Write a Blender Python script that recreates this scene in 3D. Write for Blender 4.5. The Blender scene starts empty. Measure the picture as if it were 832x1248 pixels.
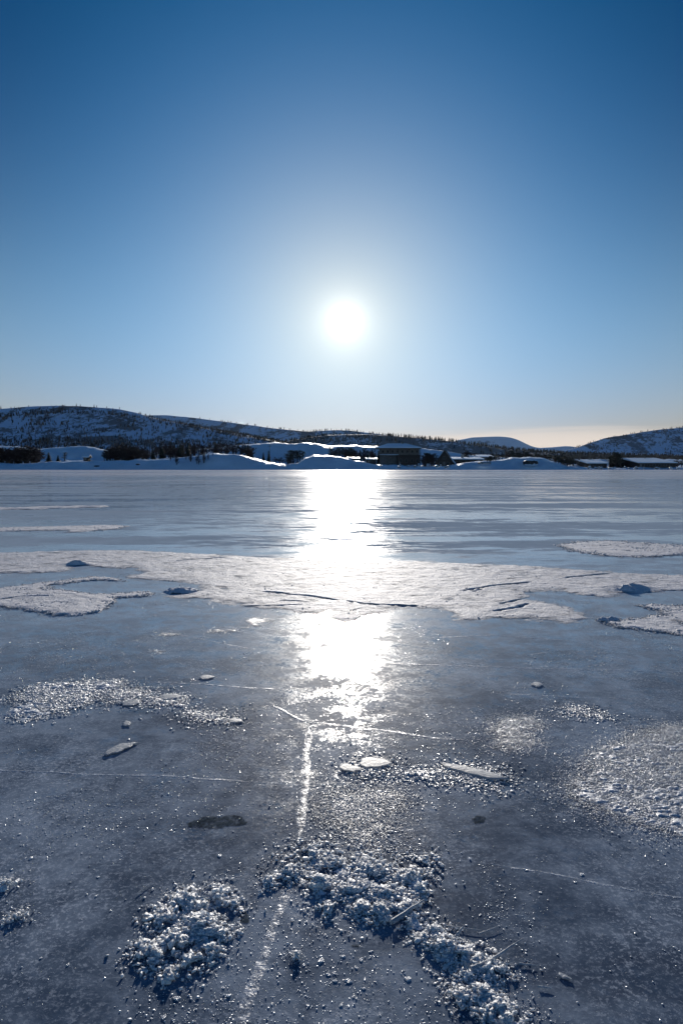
import bpy, bmesh, math, random
import numpy as np
from mathutils import Vector, Quaternion
from mathutils.bvhtree import BVHTree

sc = bpy.context.scene
col = sc.collection
rng = np.random.default_rng(11)
random.seed(5)

# ------------------------------------------------------------ camera (photo: 832 x 1248)
F = 832.0
CAMH = 1.5
PITCH = math.atan((624 - 568) / F)
cam_d = bpy.data.cameras.new('camera')
cam = bpy.data.objects.new('camera', cam_d)
col.objects.link(cam)
cam.location = (0, 0, CAMH)
cam.rotation_euler = (math.pi / 2 - PITCH, 0, 0)
cam_d.sensor_fit = 'VERTICAL'
cam_d.sensor_height = 36
cam_d.sensor_width = 24
cam_d.lens = 36 * F / 1248
cam_d.clip_start = 0.05
cam_d.clip_end = 60000
sc.camera = cam

def ray(x, y):
    """direction of the photo point x, y scaled to Y = 1"""
    x = np.asarray(x, float); y = np.asarray(y, float)
    dx = (x - 416) / F; dy = (624 - y) / F
    wy = math.cos(PITCH) + dy * math.sin(PITCH)
    wz = -math.sin(PITCH) + dy * math.cos(PITCH)
    return dx / wy, wz / wy

def gnd(x, y, z=0.0):
    """point on the ice under photo point x, y"""
    rx, rz = ray(x, y)
    t = (z - CAMH) / rz
    return rx * t, t

def at(x, y, D):
    rx, rz = ray(x, y)
    return rx * D, D, CAMH + rz * D

def proj(X, Y, Z):
    z = Z - CAMH
    dep = Y * math.cos(PITCH) - z * math.sin(PITCH)
    up = Y * math.sin(PITCH) + z * math.cos(PITCH)
    return 416 + F * X / dep, 624 - F * up / dep

# ------------------------------------------------------------ numpy noise
def vnoise(x, y, seed=0):
    xi = np.floor(x).astype(np.int64); yi = np.floor(y).astype(np.int64)
    xf = x - xi; yf = y - yi
    u = xf * xf * xf * (xf * (xf * 6 - 15) + 10); v = yf * yf * yf * (yf * (yf * 6 - 15) + 10)
    def h(a, b):
        n = (a * 374761393 + b * 668265263 + seed * 1442695041) & 0xffffffff
        n = ((n ^ (n >> 13)) * 1274126177) & 0xffffffff
        n = (n ^ (n >> 16)) & 0xffffffff
        return n / 4294967295.0
    a = h(xi, yi); b = h(xi + 1, yi); c = h(xi, yi + 1); d = h(xi + 1, yi + 1)
    return (a * (1 - u) + b * u) * (1 - v) + (c * (1 - u) + d * u) * v

def fbm(x, y, oct=4, seed=0, gain=.5):
    s = 0; a = 1; t = 0
    for i in range(oct):
        s = s + a * vnoise(x * 2 ** i + 17.3 * i, y * 2 ** i - 9.1 * i, seed + i * 7)
        t += a; a *= gain
    return s / t            # 0..1

def sstep(a, b, x):
    t = np.clip((x - a) / (b - a), 0, 1)
    return t * t * (3 - 2 * t)

def sdist(px, py, poly):
    """signed distance to polygon, positive inside"""
    P = np.asarray(poly, float)
    d = np.full(px.shape, 1e9); inside = np.zeros(px.shape, bool)
    n = len(P)
    for i in range(n):
        ax, ay = P[i]; bx, by = P[(i + 1) % n]
        ex, ey = bx - ax, by - ay
        t = np.clip(((px - ax) * ex + (py - ay) * ey) / (ex * ex + ey * ey + 1e-12), 0, 1)
        d = np.minimum(d, np.hypot(px - ax - t * ex, py - ay - t * ey))
        if abs(ey) > 1e-9:
            c = ((ay > py) != (by > py)) & (px < ex * (py - ay) / ey + ax)
            inside ^= c
    return np.where(inside, d, -d)

def ldist(px, py, line):
    P = np.asarray(line, float); d = np.full(px.shape, 1e9)
    for i in range(len(P) - 1):
        ax, ay = P[i]; ex, ey = P[i + 1] - P[i]
        t = np.clip(((px - ax) * ex + (py - ay) * ey) / (ex * ex + ey * ey + 1e-12), 0, 1)
        d = np.minimum(d, np.hypot(px - ax - t * ex, py - ay - t * ey))
    return d

def G(pts):
    return [tuple(float(c) for c in gnd(x, y)) for x, y in pts]

# ------------------------------------------------------------ node helpers
def new_mat(name):
    m = bpy.data.materials.new(name); m.use_nodes = True
    nt = m.node_tree
    return m, nt, nt.nodes['Principled BSDF']

class N:
    def __init__(s, nt): s.nt = nt
    def node(s, typ, **kw):
        n = s.nt.nodes.new(typ)
        for k, v in kw.items(): setattr(n, k, v)
        return n
    def link(s, a, b): s.nt.links.new(a, b)
    def put(s, sock, v):
        if hasattr(v, 'links'): s.link(v, sock)
        else: sock.default_value = v
    def coord(s, sx=1, sy=1, sz=1, rot=0):
        tc = s.node('ShaderNodeTexCoord'); mp = s.node('ShaderNodeMapping')
        mp.inputs['Scale'].default_value = (sx, sy, sz)
        mp.inputs['Rotation'].default_value = (0, 0, rot)
        s.link(tc.outputs['Object'], mp.inputs[0]); return mp.outputs[0]
    def noise(s, vec, scale, detail=4, rough=.5, dist=0):
        n = s.node('ShaderNodeTexNoise')
        s.put(n.inputs['Vector'], vec); n.inputs['Scale'].default_value = scale
        n.inputs['Detail'].default_value = detail; n.inputs['Roughness'].default_value = rough
        n.inputs['Distortion'].default_value = dist
        return n.outputs['Fac']
    def rng(s, v, a, b, c=0., d=1., smooth=True):
        n = s.node('ShaderNodeMapRange', interpolation_type='SMOOTHSTEP' if smooth else 'LINEAR')
        s.put(n.inputs['Value'], v)
        for k, x in zip(('From Min', 'From Max', 'To Min', 'To Max'), (a, b, c, d)): n.inputs[k].default_value = x
        return n.outputs['Result']
    def math(s, op, a, b=0.0, clamp=False):
        n = s.node('ShaderNodeMath', operation=op, use_clamp=clamp)
        s.put(n.inputs[0], a); s.put(n.inputs[1], b); return n.outputs[0]
    def mix(s, f, a, b):
        n = s.node('ShaderNodeMix', data_type='RGBA')
        s.put(n.inputs[0], f)
        for i, v in ((6, a), (7, b)):
            if hasattr(v, 'links'): s.link(v, n.inputs[i])
            else: n.inputs[i].default_value = (*v, 1)
        return n.outputs[2]
    def bump(s, h, dist, strength=1., prev=None):
        n = s.node('ShaderNodeBump'); n.inputs['Strength'].default_value = strength
        n.inputs['Distance'].default_value = dist; s.link(h, n.inputs['Height'])
        if prev is not None: s.link(prev, n.inputs['Normal'])
        return n.outputs[0]

# ------------------------------------------------------------ materials
def mat_ice():
    m, nt, P = new_mat('lake ice'); n = N(nt)
    c = n.coord()
    sep = n.node('ShaderNodeSeparateXYZ'); n.link(c, sep.inputs[0])
    milky = n.math('ADD', n.math('MULTIPLY', n.noise(c, .9, 9, .66, .25), .62), n.math('MULTIPLY', n.noise(c, 6., 8, .72, .2), .38))
    milky = n.rng(milky, .41, .62)
    base = n.mix(milky, (.062, .094, .145), (.265, .325, .405))
    blot = n.rng(n.noise(c, .5, 9, .7, .4), .50, .62)
    base = n.mix(n.math('MULTIPLY', blot, .6), base, (.055, .070, .105))
    # scratches and healed hairline fractures
    vor = n.node('ShaderNodeTexVoronoi', feature='DISTANCE_TO_EDGE')
    warp = n.node('ShaderNodeVectorMath', operation='ADD')
    wn = n.node('ShaderNodeTexNoise'); wn.inputs['Scale'].default_value = .8; wn.inputs['Detail'].default_value = 5
    n.link(c, wn.inputs['Vector'])
    n.link(c, warp.inputs[0]); n.link(wn.outputs['Color'], warp.inputs[1])
    n.link(warp.outputs[0], vor.inputs['Vector']); vor.inputs['Scale'].default_value = .55
    hair = n.rng(vor.outputs['Distance'], 0, .006, 1, 0)
    hair = n.math('MULTIPLY', hair, n.rng(n.noise(c, 1.7, 3), .48, .62))
    base = n.mix(n.math('MULTIPLY', hair, .5), base, (.25, .28, .33))
    # frost bloom, fine and patchy
    fz = n.rng(n.noise(c, 1.1, 6, .65), .40, .68)
    fr = n.math('MULTIPLY', n.math('ADD', n.math('MULTIPLY', fz, .85), .15), n.math('MAXIMUM', n.rng(n.noise(c, 60, 5, .8), .53, .585), n.rng(n.noise(c, 24, 7, .9), .555, .60)))
    base = n.mix(n.math('MULTIPLY', fr, .7), base, (.64, .70, .78))
    scr = n.noise(n.coord(2.2, 34, 1, .35), 1, 5, .7, .4); scr2 = n.noise(n.coord(40, 3, 1, .5), 1, 5, .7, .4)
    sc_ = n.math('MAXIMUM', n.rng(scr, .66, .74), n.rng(scr2, .67, .75))
    base = n.mix(n.math('MULTIPLY', sc_, .5), base, (.50, .54, .60))
    base = n.mix(n.rng(sep.outputs['Y'], 2.4, 9, 0, .72), base, (.47, .575, .67))      # paler with distance: grazing sky sheen painted into the ice colour
    # wind packed snow dust in long streaks across the far ice
    st = n.noise(n.coord(.013, .085, 1, .10), 1, 10, .66, .5)
    st2 = n.noise(n.coord(.12, .55, 1, -.06), 1, 6, .62, .3)
    st3 = n.noise(n.coord(.0045, .030, 1, .05), 1, 8, .6, .4)
    stm = n.math('ADD', n.math('ADD', n.math('MULTIPLY', st, .36), n.math('MULTIPLY', st2, .18)), n.math('MULTIPLY', st3, .46))
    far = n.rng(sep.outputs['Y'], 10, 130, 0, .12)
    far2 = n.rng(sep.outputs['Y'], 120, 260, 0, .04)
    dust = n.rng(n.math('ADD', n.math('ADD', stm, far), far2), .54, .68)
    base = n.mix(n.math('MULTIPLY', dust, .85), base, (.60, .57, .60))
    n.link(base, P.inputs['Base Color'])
    r = n.rng(n.noise(c, 2.3, 7, .6), .3, .7, .04, .10)
    r = n.math('ADD', r, n.math('MULTIPLY', dust, .10))

    r = n.math('ADD', r, n.math('MULTIPLY', fr, .35))
    n.link(r, P.inputs['Roughness'])
    P.inputs['IOR'].default_value = 1.31
    # polished spots between matt, frosted ones: only the polished ones mirror
    pn = n.math('ADD', n.math('MULTIPLY', n.noise(c, 42, 5, .8), .45), n.math('MULTIPLY', n.noise(c, 4.2, 8, .8), .55))
    pn = n.math('SUBTRACT', pn, n.rng(sep.outputs['Y'], 5.6, 3.6, 0, .035))
    pol = n.rng(pn, .492, .525)
    pols = n.rng(n.math('ADD', n.math('MULTIPLY', n.noise(n.coord(.07, .33, 1, .10), 1, 9, .75), .6), n.math('MULTIPLY', n.noise(n.coord(.9, 2.6, 1, -.15), 1, 7, .8), .4)), .490, .512)
    near = n.rng(sep.outputs['Y'], 7, 13, 0, 1)
    spm = n.node('ShaderNodeMix', data_type='FLOAT'); n.link(near, spm.inputs[0]); n.link(pol, spm.inputs[2]); n.link(pols, spm.inputs[3])
    ior = n.math('ADD', n.math('MULTIPLY', spm.outputs[0], .235), 1.036)
    rm = n.node('ShaderNodeMix', data_type='FLOAT'); n.link(spm.outputs[0], rm.inputs[0]); rm.inputs[2].default_value = .52; n.link(r, rm.inputs[3])
    n.link(rm.outputs[0], P.inputs['Roughness'])
    ior = n.math('SUBTRACT', ior, n.math('MULTIPLY', near, .0355))
    n.link(ior, P.inputs['IOR'])
    b = n.bump(n.noise(c, 1.3, 5, .5), .006, 1)
    b = n.bump(n.noise(c, 15, 6, .7), .0013, 1., b)
    b = n.bump(n.noise(c, 110, 4, .75), .00055, 1., b)
    far_flat = n.rng(sep.outputs['Y'], 6, 26, 1, .42)
    for q in [q for q in nt.nodes if q.type == 'BUMP']: n.link(far_flat, q.inputs['Strength'])
    n.link(b, P.inputs['Normal'])
    return m

def mat_snow(name, base=(.80, .82, .86), s1=14, d1=.02, s2=90, d2=.004, rough=.55, spec=.5, dirt=.0, dirtcol=(.4, .4, .42), thin=0):
    m, nt, P = new_mat(name); n = N(nt)
    c = n.coord()
    a = n.rng(n.noise(c, s1 * .4, 6, .6), .3, .7)
    v = n.mix(a, tuple(x * .86 for x in base), base)
    if dirt:
        v = n.mix(n.math('MULTIPLY', n.rng(n.noise(c, s1 * .7, 8, .7), .5, .66), dirt), v, dirtcol)
    n.link(v, P.inputs['Base Color'])
    P.inputs['Roughness'].default_value = rough
    P.inputs['Specular IOR Level'].default_value = spec
    if thin:
        tcz = n.node('ShaderNodeTexCoord'); spz = n.node('ShaderNodeSeparateXYZ'); n.link(tcz.outputs['Object'], spz.inputs[0])
        hz_ = n.math('ADD', spz.outputs['Z'], n.rng(n.noise(c, 2.6, 10, .72), .3, .7, -thin * 1.3, thin * 1.3, False))
        n.link(n.rng(hz_, -thin * .3, thin * 1.5), P.inputs['Alpha'])
    b = n.bump(n.noise(c, s1, 6, .65), d1, 1)
    b = n.bump(n.noise(c, s2, 3, .6), d2, 1, b)
    n.link(b, P.inputs['Normal'])
    return m

def mat_plain(name, colr, rough=.8, vscale=2., var=.35, bump=.01, bscale=8, grain=(1, 1, 1)):
    m, nt, P = new_mat(name); n = N(nt)
    c = n.coord(*grain)
    v = n.mix(n.rng(n.noise(c, vscale, 6, .6), .3, .7), tuple(x * (1 - var) for x in colr), tuple(min(1, x * (1 + var)) for x in colr))
    n.link(v, P.inputs['Base Color']); P.inputs['Roughness'].default_value = rough
    n.link(n.bump(n.noise(c, bscale, 4), bump), P.inputs['Normal'])
    return m

def mat_crack():
    m, nt, P = new_mat('crack frost'); n = N(nt)
    c = n.coord()
    P.inputs['Base Color'].default_value = (.74, .80, .88, 1)
    P.inputs['Roughness'].default_value = .35
    n.link(n.rng(n.noise(c, 26, 6, .75), .40, .66, .0, .72), P.inputs['Alpha'])
    n.link(n.bump(n.noise(c, 70, 4), .004), P.inputs['Normal'])
    return m

def mat_hill(name, wood, snow=(.72, .78, .86), scale=.01, cover=.5, z_lo=None, z_hi=None):
    """far slopes: snow broken by dwarf birch heath and scrub too far off to tell apart"""
    m, nt, P = new_mat(name); n = N(nt)
    c = n.coord(1, .5, 1.6)
    big = n.noise(c, scale, 7, .62, .6)
    fine = n.noise(c, scale * 9, 6, .75)
    k = n.math('ADD', n.math('MULTIPLY', big, .62), n.math('MULTIPLY', fine, .38))
    if z_hi is not None:
        tc = n.node('ShaderNodeTexCoord'); sp = n.node('ShaderNodeSeparateXYZ'); n.link(tc.outputs['Object'], sp.inputs[0])
        k = n.math('ADD', k, n.rng(sp.outputs['Z'], z_lo, z_hi, .10, -.12, False))
    f = n.rng(k, .60 - cover * .2, .66 - cover * .2)
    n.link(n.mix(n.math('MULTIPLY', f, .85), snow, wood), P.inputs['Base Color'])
    P.inputs['Roughness'].default_value = .7
    n.link(n.bump(n.noise(c, scale * 6, 6, .6), 3.), P.inputs['Normal'])
    return m

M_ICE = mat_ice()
M_PATCH = mat_snow('crusted snow', (.80, .79, .81), 7, .035, 60, .012, .65, .14, .55, (.52, .54, .58), thin=.0085)
M_FROST = mat_snow('frost crust', (.70, .74, .80), 60, .006, 200, .003, .35, .6, thin=.002)
M_CLUMP = mat_snow('crumbly snow', (.90, .93, .97), 40, .006, 220, .003, .5, .5)
for _m in (M_CLUMP, M_FROST):
    _p = _m.node_tree.nodes['Principled BSDF']; _p.inputs['Subsurface Weight'].default_value = .35; _p.inputs['Subsurface Radius'].default_value = (.9, .95, 1.); _p.inputs['Subsurface Scale'].default_value = .012
M_BANK = mat_snow('bank snow', (.66, .79, .91), .35, .5, 2.5, .12, .45, .5)  # blue of shaded snow tinted into the base colour
M_GRAIN = mat_snow('ice grain', (.78, .82, .88), 60, .002, 200, .001, .22, .6)
M_CRACK = mat_crack()
M_CHIP = mat_snow('ice chip', (.38, .44, .51), 30, .004, 150, .002, .5, .3)
M_CHIP.node_tree.nodes['Principled BSDF'].inputs['Alpha'].default_value = .72
M_DARKICE = mat_plain('clear dark ice', (.045, .060, .072), .5, 25, .5, .001, 60)
_n = N(M_DARKICE.node_tree); _n.link(_n.rng(_n.noise(_n.coord(), 30, 6, .75), .36, .60, .15, .8), M_DARKICE.node_tree.nodes['Principled BSDF'].inputs['Alpha'])
M_DARKICE.node_tree.nodes['Principled BSDF'].inputs['Specular IOR Level'].default_value = .0; M_DARKICE.node_tree.nodes['Principled BSDF'].inputs['IOR'].default_value = 1.03
M_BARK = mat_plain('bark', (.045, .035, .032), .9, 3)
M_TWIG = mat_plain('bare birch twigs', (.050, .030, .028), .9, 2)
M_NEEDLE = mat_plain('spruce needles', (.022, .030, .022), .85, 2, .4, .05, 6)
M_SCRUB = mat_plain('distant woodland', (.035, .030, .030), .9, .05, .5)
M_TIMBER = mat_plain('dark timber', (.050, .036, .030), .8, 2, .35, .02, 5, (4, 4, .5))
M_TIMBER2 = mat_plain('grey timber', (.17, .155, .145), .8, 2, .3, .02, 5, (4, 4, .5))
M_STONE = mat_plain('grey stone', (.16, .155, .15), .85, 1.5, .3, .05, 4)
M_PLASTER = mat_plain('pale plaster', (.35, .33, .30), .8, 1, .1)
M_ROCK = mat_plain('dark rock', (.040, .038, .038), .85, 1.2, .5, .15, 2)
M_METAL = mat_plain('dark metal', (.06, .06, .065), .5, 3)
m, nt, P = new_mat('window glass'); P.inputs['Base Color'].default_value = (.02, .025, .03, 1); P.inputs['Roughness'].default_value = .25; P.inputs['Specular IOR Level'].default_value = .2
_n = N(nt); _n.link(_n.bump(_n.noise(_n.coord(), 1.2), .004), P.inputs['Normal'])
M_GLASS = m

# ------------------------------------------------------------ object helpers
def link(o, parent=None):
    col.objects.link(o)
    if parent is not None: o.parent = parent
    return o

def tag(o, label=None, cat=None, group=None, kind=None):
    if label: o['label'] = label
    if cat: o['category'] = cat
    if group: o['group'] = group
    if kind: o['kind'] = kind
    return o

def mesh_obj(name, V, Fc, mat, parent=None, smooth=False, loc=None):
    me = bpy.data.meshes.new(name)
    V = np.asarray(V, np.float32)
    if isinstance(Fc, np.ndarray):
        k = Fc.shape[1]
        me.vertices.add(len(V)); me.vertices.foreach_set('co', V.ravel())
        me.loops.add(Fc.size); me.loops.foreach_set('vertex_index', Fc.astype(np.int32).ravel())
        me.polygons.add(len(Fc))
        me.polygons.foreach_set('loop_start', np.arange(0, Fc.size, k, dtype=np.int32))
        me.update(calc_edges=True)
    else:
        me.from_pydata([tuple(map(float, v)) for v in V], [], Fc); me.update()
    if smooth: me.polygons.foreach_set('use_smooth', np.ones(len(me.polygons), bool))
    me.materials.append(mat)
    o = bpy.data.objects.new(name, me)
    if loc is not None: o.location = loc
    return link(o, parent)

def empty(name, loc, rz=0.):
    o = bpy.data.objects.new(name, None); o.location = loc; o.rotation_euler = (0, 0, rz)
    return link(o)

def copy_tree(o, loc, rz, s=1.):
    c = o.copy(); col.objects.link(c); c.location = loc; c.rotation_euler = (0, 0, rz); c.scale = s if hasattr(s, '__len__') else (s, s, s)
    for ch in o.children:
        d = ch.copy(); col.objects.link(d); d.parent = c
    return c

class MB:
    def __init__(s): s.v = []; s.f = []
    def add(s, v, f):
        k = len(s.v); s.v += [tuple(map(float, p)) for p in v]; s.f += [[i + k for i in q] for q in f]
    def box(s, x0, x1, y0, y1, z0, z1):
        s.add([(x0, y0, z0), (x1, y0, z0), (x1, y1, z0), (x0, y1, z0), (x0, y0, z1), (x1, y0, z1), (x1, y1, z1), (x0, y1, z1)],
              [(0, 3, 2, 1), (4, 5, 6, 7), (0, 1, 5, 4), (1, 2, 6, 5), (2, 3, 7, 6), (3, 0, 4, 7)])
    def prism(s, prof, x0, x1):
        """profile in (y, z), run along x"""
        n = len(prof)
        s.add([(x0, y, z) for y, z in prof] + [(x1, y, z) for y, z in prof],
              [list(range(n))[::-1], [i + n for i in range(n)]] + [[i, (i + 1) % n, (i + 1) % n + n, i + n] for i in range(n)])
    def prism_y(s, prof, y0, y1):
        n = len(prof)
        s.add([(x, y0, z) for x, z in prof] + [(x, y1, z) for x, z in prof],
              [list(range(n)), [i + n for i in range(n)][::-1]] + [[i, i + n, (i + 1) % n + n, (i + 1) % n] for i in range(n)])
    def tube(s, a, b, ra, rb, k=5):
        a = Vector(a); b = Vector(b); d = (b - a).normalized()
        u = d.orthogonal().normalized(); w = d.cross(u)
        v = []
        for p, r in ((a, ra), (b, rb)):
            for i in range(k):
                t = 2 * math.pi * i / k
                v.append(p + (u * math.cos(t) + w * math.sin(t)) * r)
        s.add(v, [[i, (i + 1) % k, (i + 1) % k + k, i + k] for i in range(k)] + [list(range(k))[::-1], [i + k for i in range(k)]])
    def build(s, name, mat, parent=None, smooth=False):
        return mesh_obj(name, s.v, s.f, mat, parent, smooth)

def grid_faces(nu, nv):
    i = np.arange(nu - 1)[:, None] * nv + np.arange(nv - 1)[None, :]
    i = i.ravel()
    return np.stack([i, i + nv, i + nv + 1, i + 1], 1)

# ------------------------------------------------------------ sun, sky
SX, SY = 420, 391
rx, rz = ray(SX, SY)
SUN = Vector((float(rx), 1, float(rz))).normalized()
SEL = math.asin(SUN.z); SAZ = math.atan2(SUN.x, SUN.y)
sd = bpy.data.lights.new('sun', 'SUN'); sd.energy = 5.0; sd.angle = math.radians(.6); sd.color = (1, .93, .84)
so = bpy.data.objects.new('sun', sd); col.objects.link(so); so.rotation_euler = SUN.to_track_quat('Z', 'Y').to_euler()
so.location = (0, 0, 60)

w = bpy.data.worlds.new('World'); sc.world = w; w.use_nodes = True
n = N(w.node_tree); bg = w.node_tree.nodes['Background']
sky = n.node('ShaderNodeTexSky', sky_type='NISHITA')
sky.sun_disc = False; sky.sun_elevation = SEL; sky.sun_rotation = SAZ
sky.altitude = 400; sky.air_density = 1.0; sky.dust_density = .05; sky.ozone_density = 6
tc = n.node('ShaderNodeTexCoord'); D = tc.outputs['Generated']
nrm = n.node('ShaderNodeVectorMath', operation='NORMALIZE'); n.link(D, nrm.inputs[0])
dot = n.node('ShaderNodeVectorMath', operation='DOT_PRODUCT'); n.link(nrm.outputs[0], dot.inputs[0]); dot.inputs[1].default_value = SUN
ang = n.math('MULTIPLY', n.math('ARCCOSINE', n.math('MINIMUM', dot.outputs['Value'], 1.0)), 180 / math.pi)
def lobe(a, amp, p=2):
    q = n.math('POWER', n.math('DIVIDE', ang, a), p)
    return n.math('MULTIPLY', n.math('EXPONENT', n.math('MULTIPLY', q, -1.)), amp)
K = .08
def vmul(v, c):
    q = n.node('ShaderNodeVectorMath', operation='MULTIPLY'); n.link(v, q.inputs[0]); q.inputs[1].default_value = c; return q.outputs[0]
def vadd(a, b):
    q = n.node('ShaderNodeVectorMath', operation='ADD'); n.link(a, q.inputs[0]); n.link(b, q.inputs[1]); return q.outputs[0]
def vscale(c, f):
    q = n.node('ShaderNodeVectorMath', operation='SCALE'); q.inputs[0].default_value = c; n.link(f, q.inputs['Scale']); return q.outputs[0]
def C(r, g_, b_): return (r / K, g_ / K, b_ / K)
total = vmul(sky.outputs[0], (.234, .03, .144))
back = n.node('ShaderNodeVectorMath', operation='SCALE'); n.link(vmul(sky.outputs[0], (-.06, .60, .70)), back.inputs[0])
n.link(n.rng(ang, 28, 62), back.inputs['Scale']); total = vadd(total, back.outputs[0])
# thin cream cloud low over the horizon
sp = n.node('ShaderNodeSeparateXYZ'); n.link(nrm.outputs[0], sp.inputs[0])
cm = n.node('ShaderNodeMapping'); cm.inputs['Scale'].default_value = (2.6, 2.6, 60); n.link(nrm.outputs[0], cm.inputs[0])
cn = n.noise(cm.outputs[0], 1., 6, .55, .4)
band = n.math('MULTIPLY', n.rng(sp.outputs['Z'], .074, .030), n.rng(n.math('ABSOLUTE', n.math('SUBTRACT', sp.outputs['X'], .12)), .44, .22))
cl = n.rng(n.math('ADD', cn, n.math('MULTIPLY', band, .50)), .62, .94)
cl = n.math('MULTIPLY', n.math('MULTIPLY', cl, band), .85)
elev = n.math('MULTIPLY', n.math('ARCSINE', n.math('MAXIMUM', sp.outputs['Z'], 0.0)), 180 / math.pi)
total = vadd(total, vscale(C(.87, .66, .21), lobe(9, 1, 1)))          # aureole of the low sun
total = vadd(total, vscale(C(-.117, .106, .426), lobe(28, 1, 2)))
total = vadd(total, vscale(C(.30, -.145, -.66), n.math('EXPONENT', n.math('MULTIPLY', elev, -.25))))   # warm air low down
total = vadd(total, vscale(C(.215, .405, .47), n.math('EXPONENT', n.math('MULTIPLY', n.math('POWER', n.math('DIVIDE', elev, 15.), 2.), -1.))))
total = vadd(total, vscale(C(1.0, .97, .95), lobe(1.0, 1, 1)))           # glare round the disc
mxz = n.node('ShaderNodeVectorMath', operation='MAXIMUM'); n.link(total, mxz.inputs[0]); mxz.inputs[1].default_value = (.05, .05, .05); total = mxz.outputs[0]
mx = n.node('ShaderNodeMix', data_type='RGBA'); n.link(cl, mx.inputs[0]); n.link(total, mx.inputs[6]); mx.inputs[7].default_value = (.80 / K, .70 / K, .62 / K, 1)
n.link(mx.outputs[2], bg.inputs['Color']); bg.inputs['Strength'].default_value = K

sc.view_settings.view_transform = 'Standard'; sc.view_settings.look = 'None'
sc.view_settings.gamma = 1; sc.view_settings.use_curve_mapping = False; sc.view_settings.exposure = 0.0
sc.cycles.max_bounces = 5

# ------------------------------------------------------------ ice
_h = np.concatenate([np.arange(0, 16, .5), 16 * 1.22 ** np.arange(0, 38)]); _h = np.append(_h[_h < 9000], 9000)
_g = np.concatenate([-_h[:0:-1], _h])            # fine squares near the middle keep the surface texture crisp
_X, _Y = np.meshgrid(_g, _g, indexing='ij')
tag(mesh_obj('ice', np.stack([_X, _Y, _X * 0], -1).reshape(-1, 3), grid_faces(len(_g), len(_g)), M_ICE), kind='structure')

# ------------------------------------------------------------ far shore: hills, banks
XS = np.arange(-560, 1400, 6.)
def hill(name, pts, D, front, mat, depth_noise=.06, back=.35, step=None, zb=-2., rows=46, jag=0., nz=1.5, nsc=.012, seed=0, roundness=1.6, top=0.):
    """a ridge whose crest stands at distance D; front = distance from foot to crest; top = width of the gently rising crown"""
    xs = XS if step is None else np.arange(-560, 1400, step)
    p = np.array(pts, float)
    yc = np.interp(xs, p[:, 0], p[:, 1]) + jag * (fbm(xs * .11, xs * 0 + seed, 4, seed) - .5) * 2
    X, _, Z = at(xs, yc, D)
    Z = np.asarray(Z)
    t = np.concatenate([np.linspace(0, 1, rows), 1 + np.linspace(.04, 1, 14)])
    U, T = np.meshgrid(X, t, indexing='ij'); ZC = np.repeat(Z[:, None], len(t), 1)
    Tc = np.clip(T, 0, 1)
    h = np.where(T <= 1, (Tc ** 1.12) * (1 - sstep(.93, 1, Tc)) + (1 - (1 - Tc) * .45) * sstep(.93, 1, Tc), 1 - (T - 1) ** 1.5 * .8)
    Yd = np.where(T <= 1, D - front * (1 - T), D + (T - 1) * front * 1.2)
    ns = (fbm(U * nsc, Yd * nsc * 1.6, 5, seed + 3) - .5) * 2 * nz * np.sin(np.clip(T, 0, 2) * math.pi / 2) ** 2
    fade = np.where(T <= 1, 1 - sstep(.9, 1, T), sstep(1, 1.2, T))
    Zz = zb + (ZC - zb) * h + ns * fade
    V = np.stack([U, Yd, Zz], -1).reshape(-1, 3)
    o = mesh_obj(name, V, grid_faces(len(xs), len(t)), mat, smooth=True)
    return tag(o, kind='structure')

M_H1 = mat_hill('wooded snow slope', (.028, .030, .034), (.56, .70, .86), .012, .6)  # slope snow below is blued in its base colour to stand in for shade
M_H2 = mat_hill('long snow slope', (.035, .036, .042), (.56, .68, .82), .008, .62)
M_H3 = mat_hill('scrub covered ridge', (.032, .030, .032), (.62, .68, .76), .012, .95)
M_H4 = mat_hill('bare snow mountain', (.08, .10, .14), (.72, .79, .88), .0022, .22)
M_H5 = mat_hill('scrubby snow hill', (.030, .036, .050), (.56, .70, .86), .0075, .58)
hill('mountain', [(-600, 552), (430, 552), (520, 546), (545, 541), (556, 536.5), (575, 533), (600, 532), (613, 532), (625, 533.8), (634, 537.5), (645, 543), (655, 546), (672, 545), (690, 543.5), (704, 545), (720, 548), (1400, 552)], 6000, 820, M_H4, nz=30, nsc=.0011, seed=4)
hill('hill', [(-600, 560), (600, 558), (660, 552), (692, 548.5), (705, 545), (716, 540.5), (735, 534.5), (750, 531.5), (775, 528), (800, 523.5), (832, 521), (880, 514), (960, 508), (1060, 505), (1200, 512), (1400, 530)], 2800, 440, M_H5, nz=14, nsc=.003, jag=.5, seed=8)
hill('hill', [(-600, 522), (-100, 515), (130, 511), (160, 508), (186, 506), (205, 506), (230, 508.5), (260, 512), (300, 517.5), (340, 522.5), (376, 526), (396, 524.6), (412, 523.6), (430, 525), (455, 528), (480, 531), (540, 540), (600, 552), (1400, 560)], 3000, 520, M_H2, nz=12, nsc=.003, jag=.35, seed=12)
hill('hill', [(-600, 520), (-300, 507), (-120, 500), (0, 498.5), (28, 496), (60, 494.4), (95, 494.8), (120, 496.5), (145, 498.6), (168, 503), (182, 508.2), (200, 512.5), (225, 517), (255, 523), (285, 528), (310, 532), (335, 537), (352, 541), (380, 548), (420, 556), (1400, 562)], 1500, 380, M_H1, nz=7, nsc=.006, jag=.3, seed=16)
HR = hill('hill', [(-600, 558), (200, 552), (300, 545), (360, 536), (400, 530), (450, 529.5), (480, 531.5), (520, 535), (550, 538), (580, 542), (620, 547.5), (660, 551), (700, 553.5), (740, 554.5), (780, 556), (832, 557.5), (1000, 560), (1400, 562)], 1800, 270, M_H3, nz=5, nsc=.006, jag=.25, seed=21)

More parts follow.
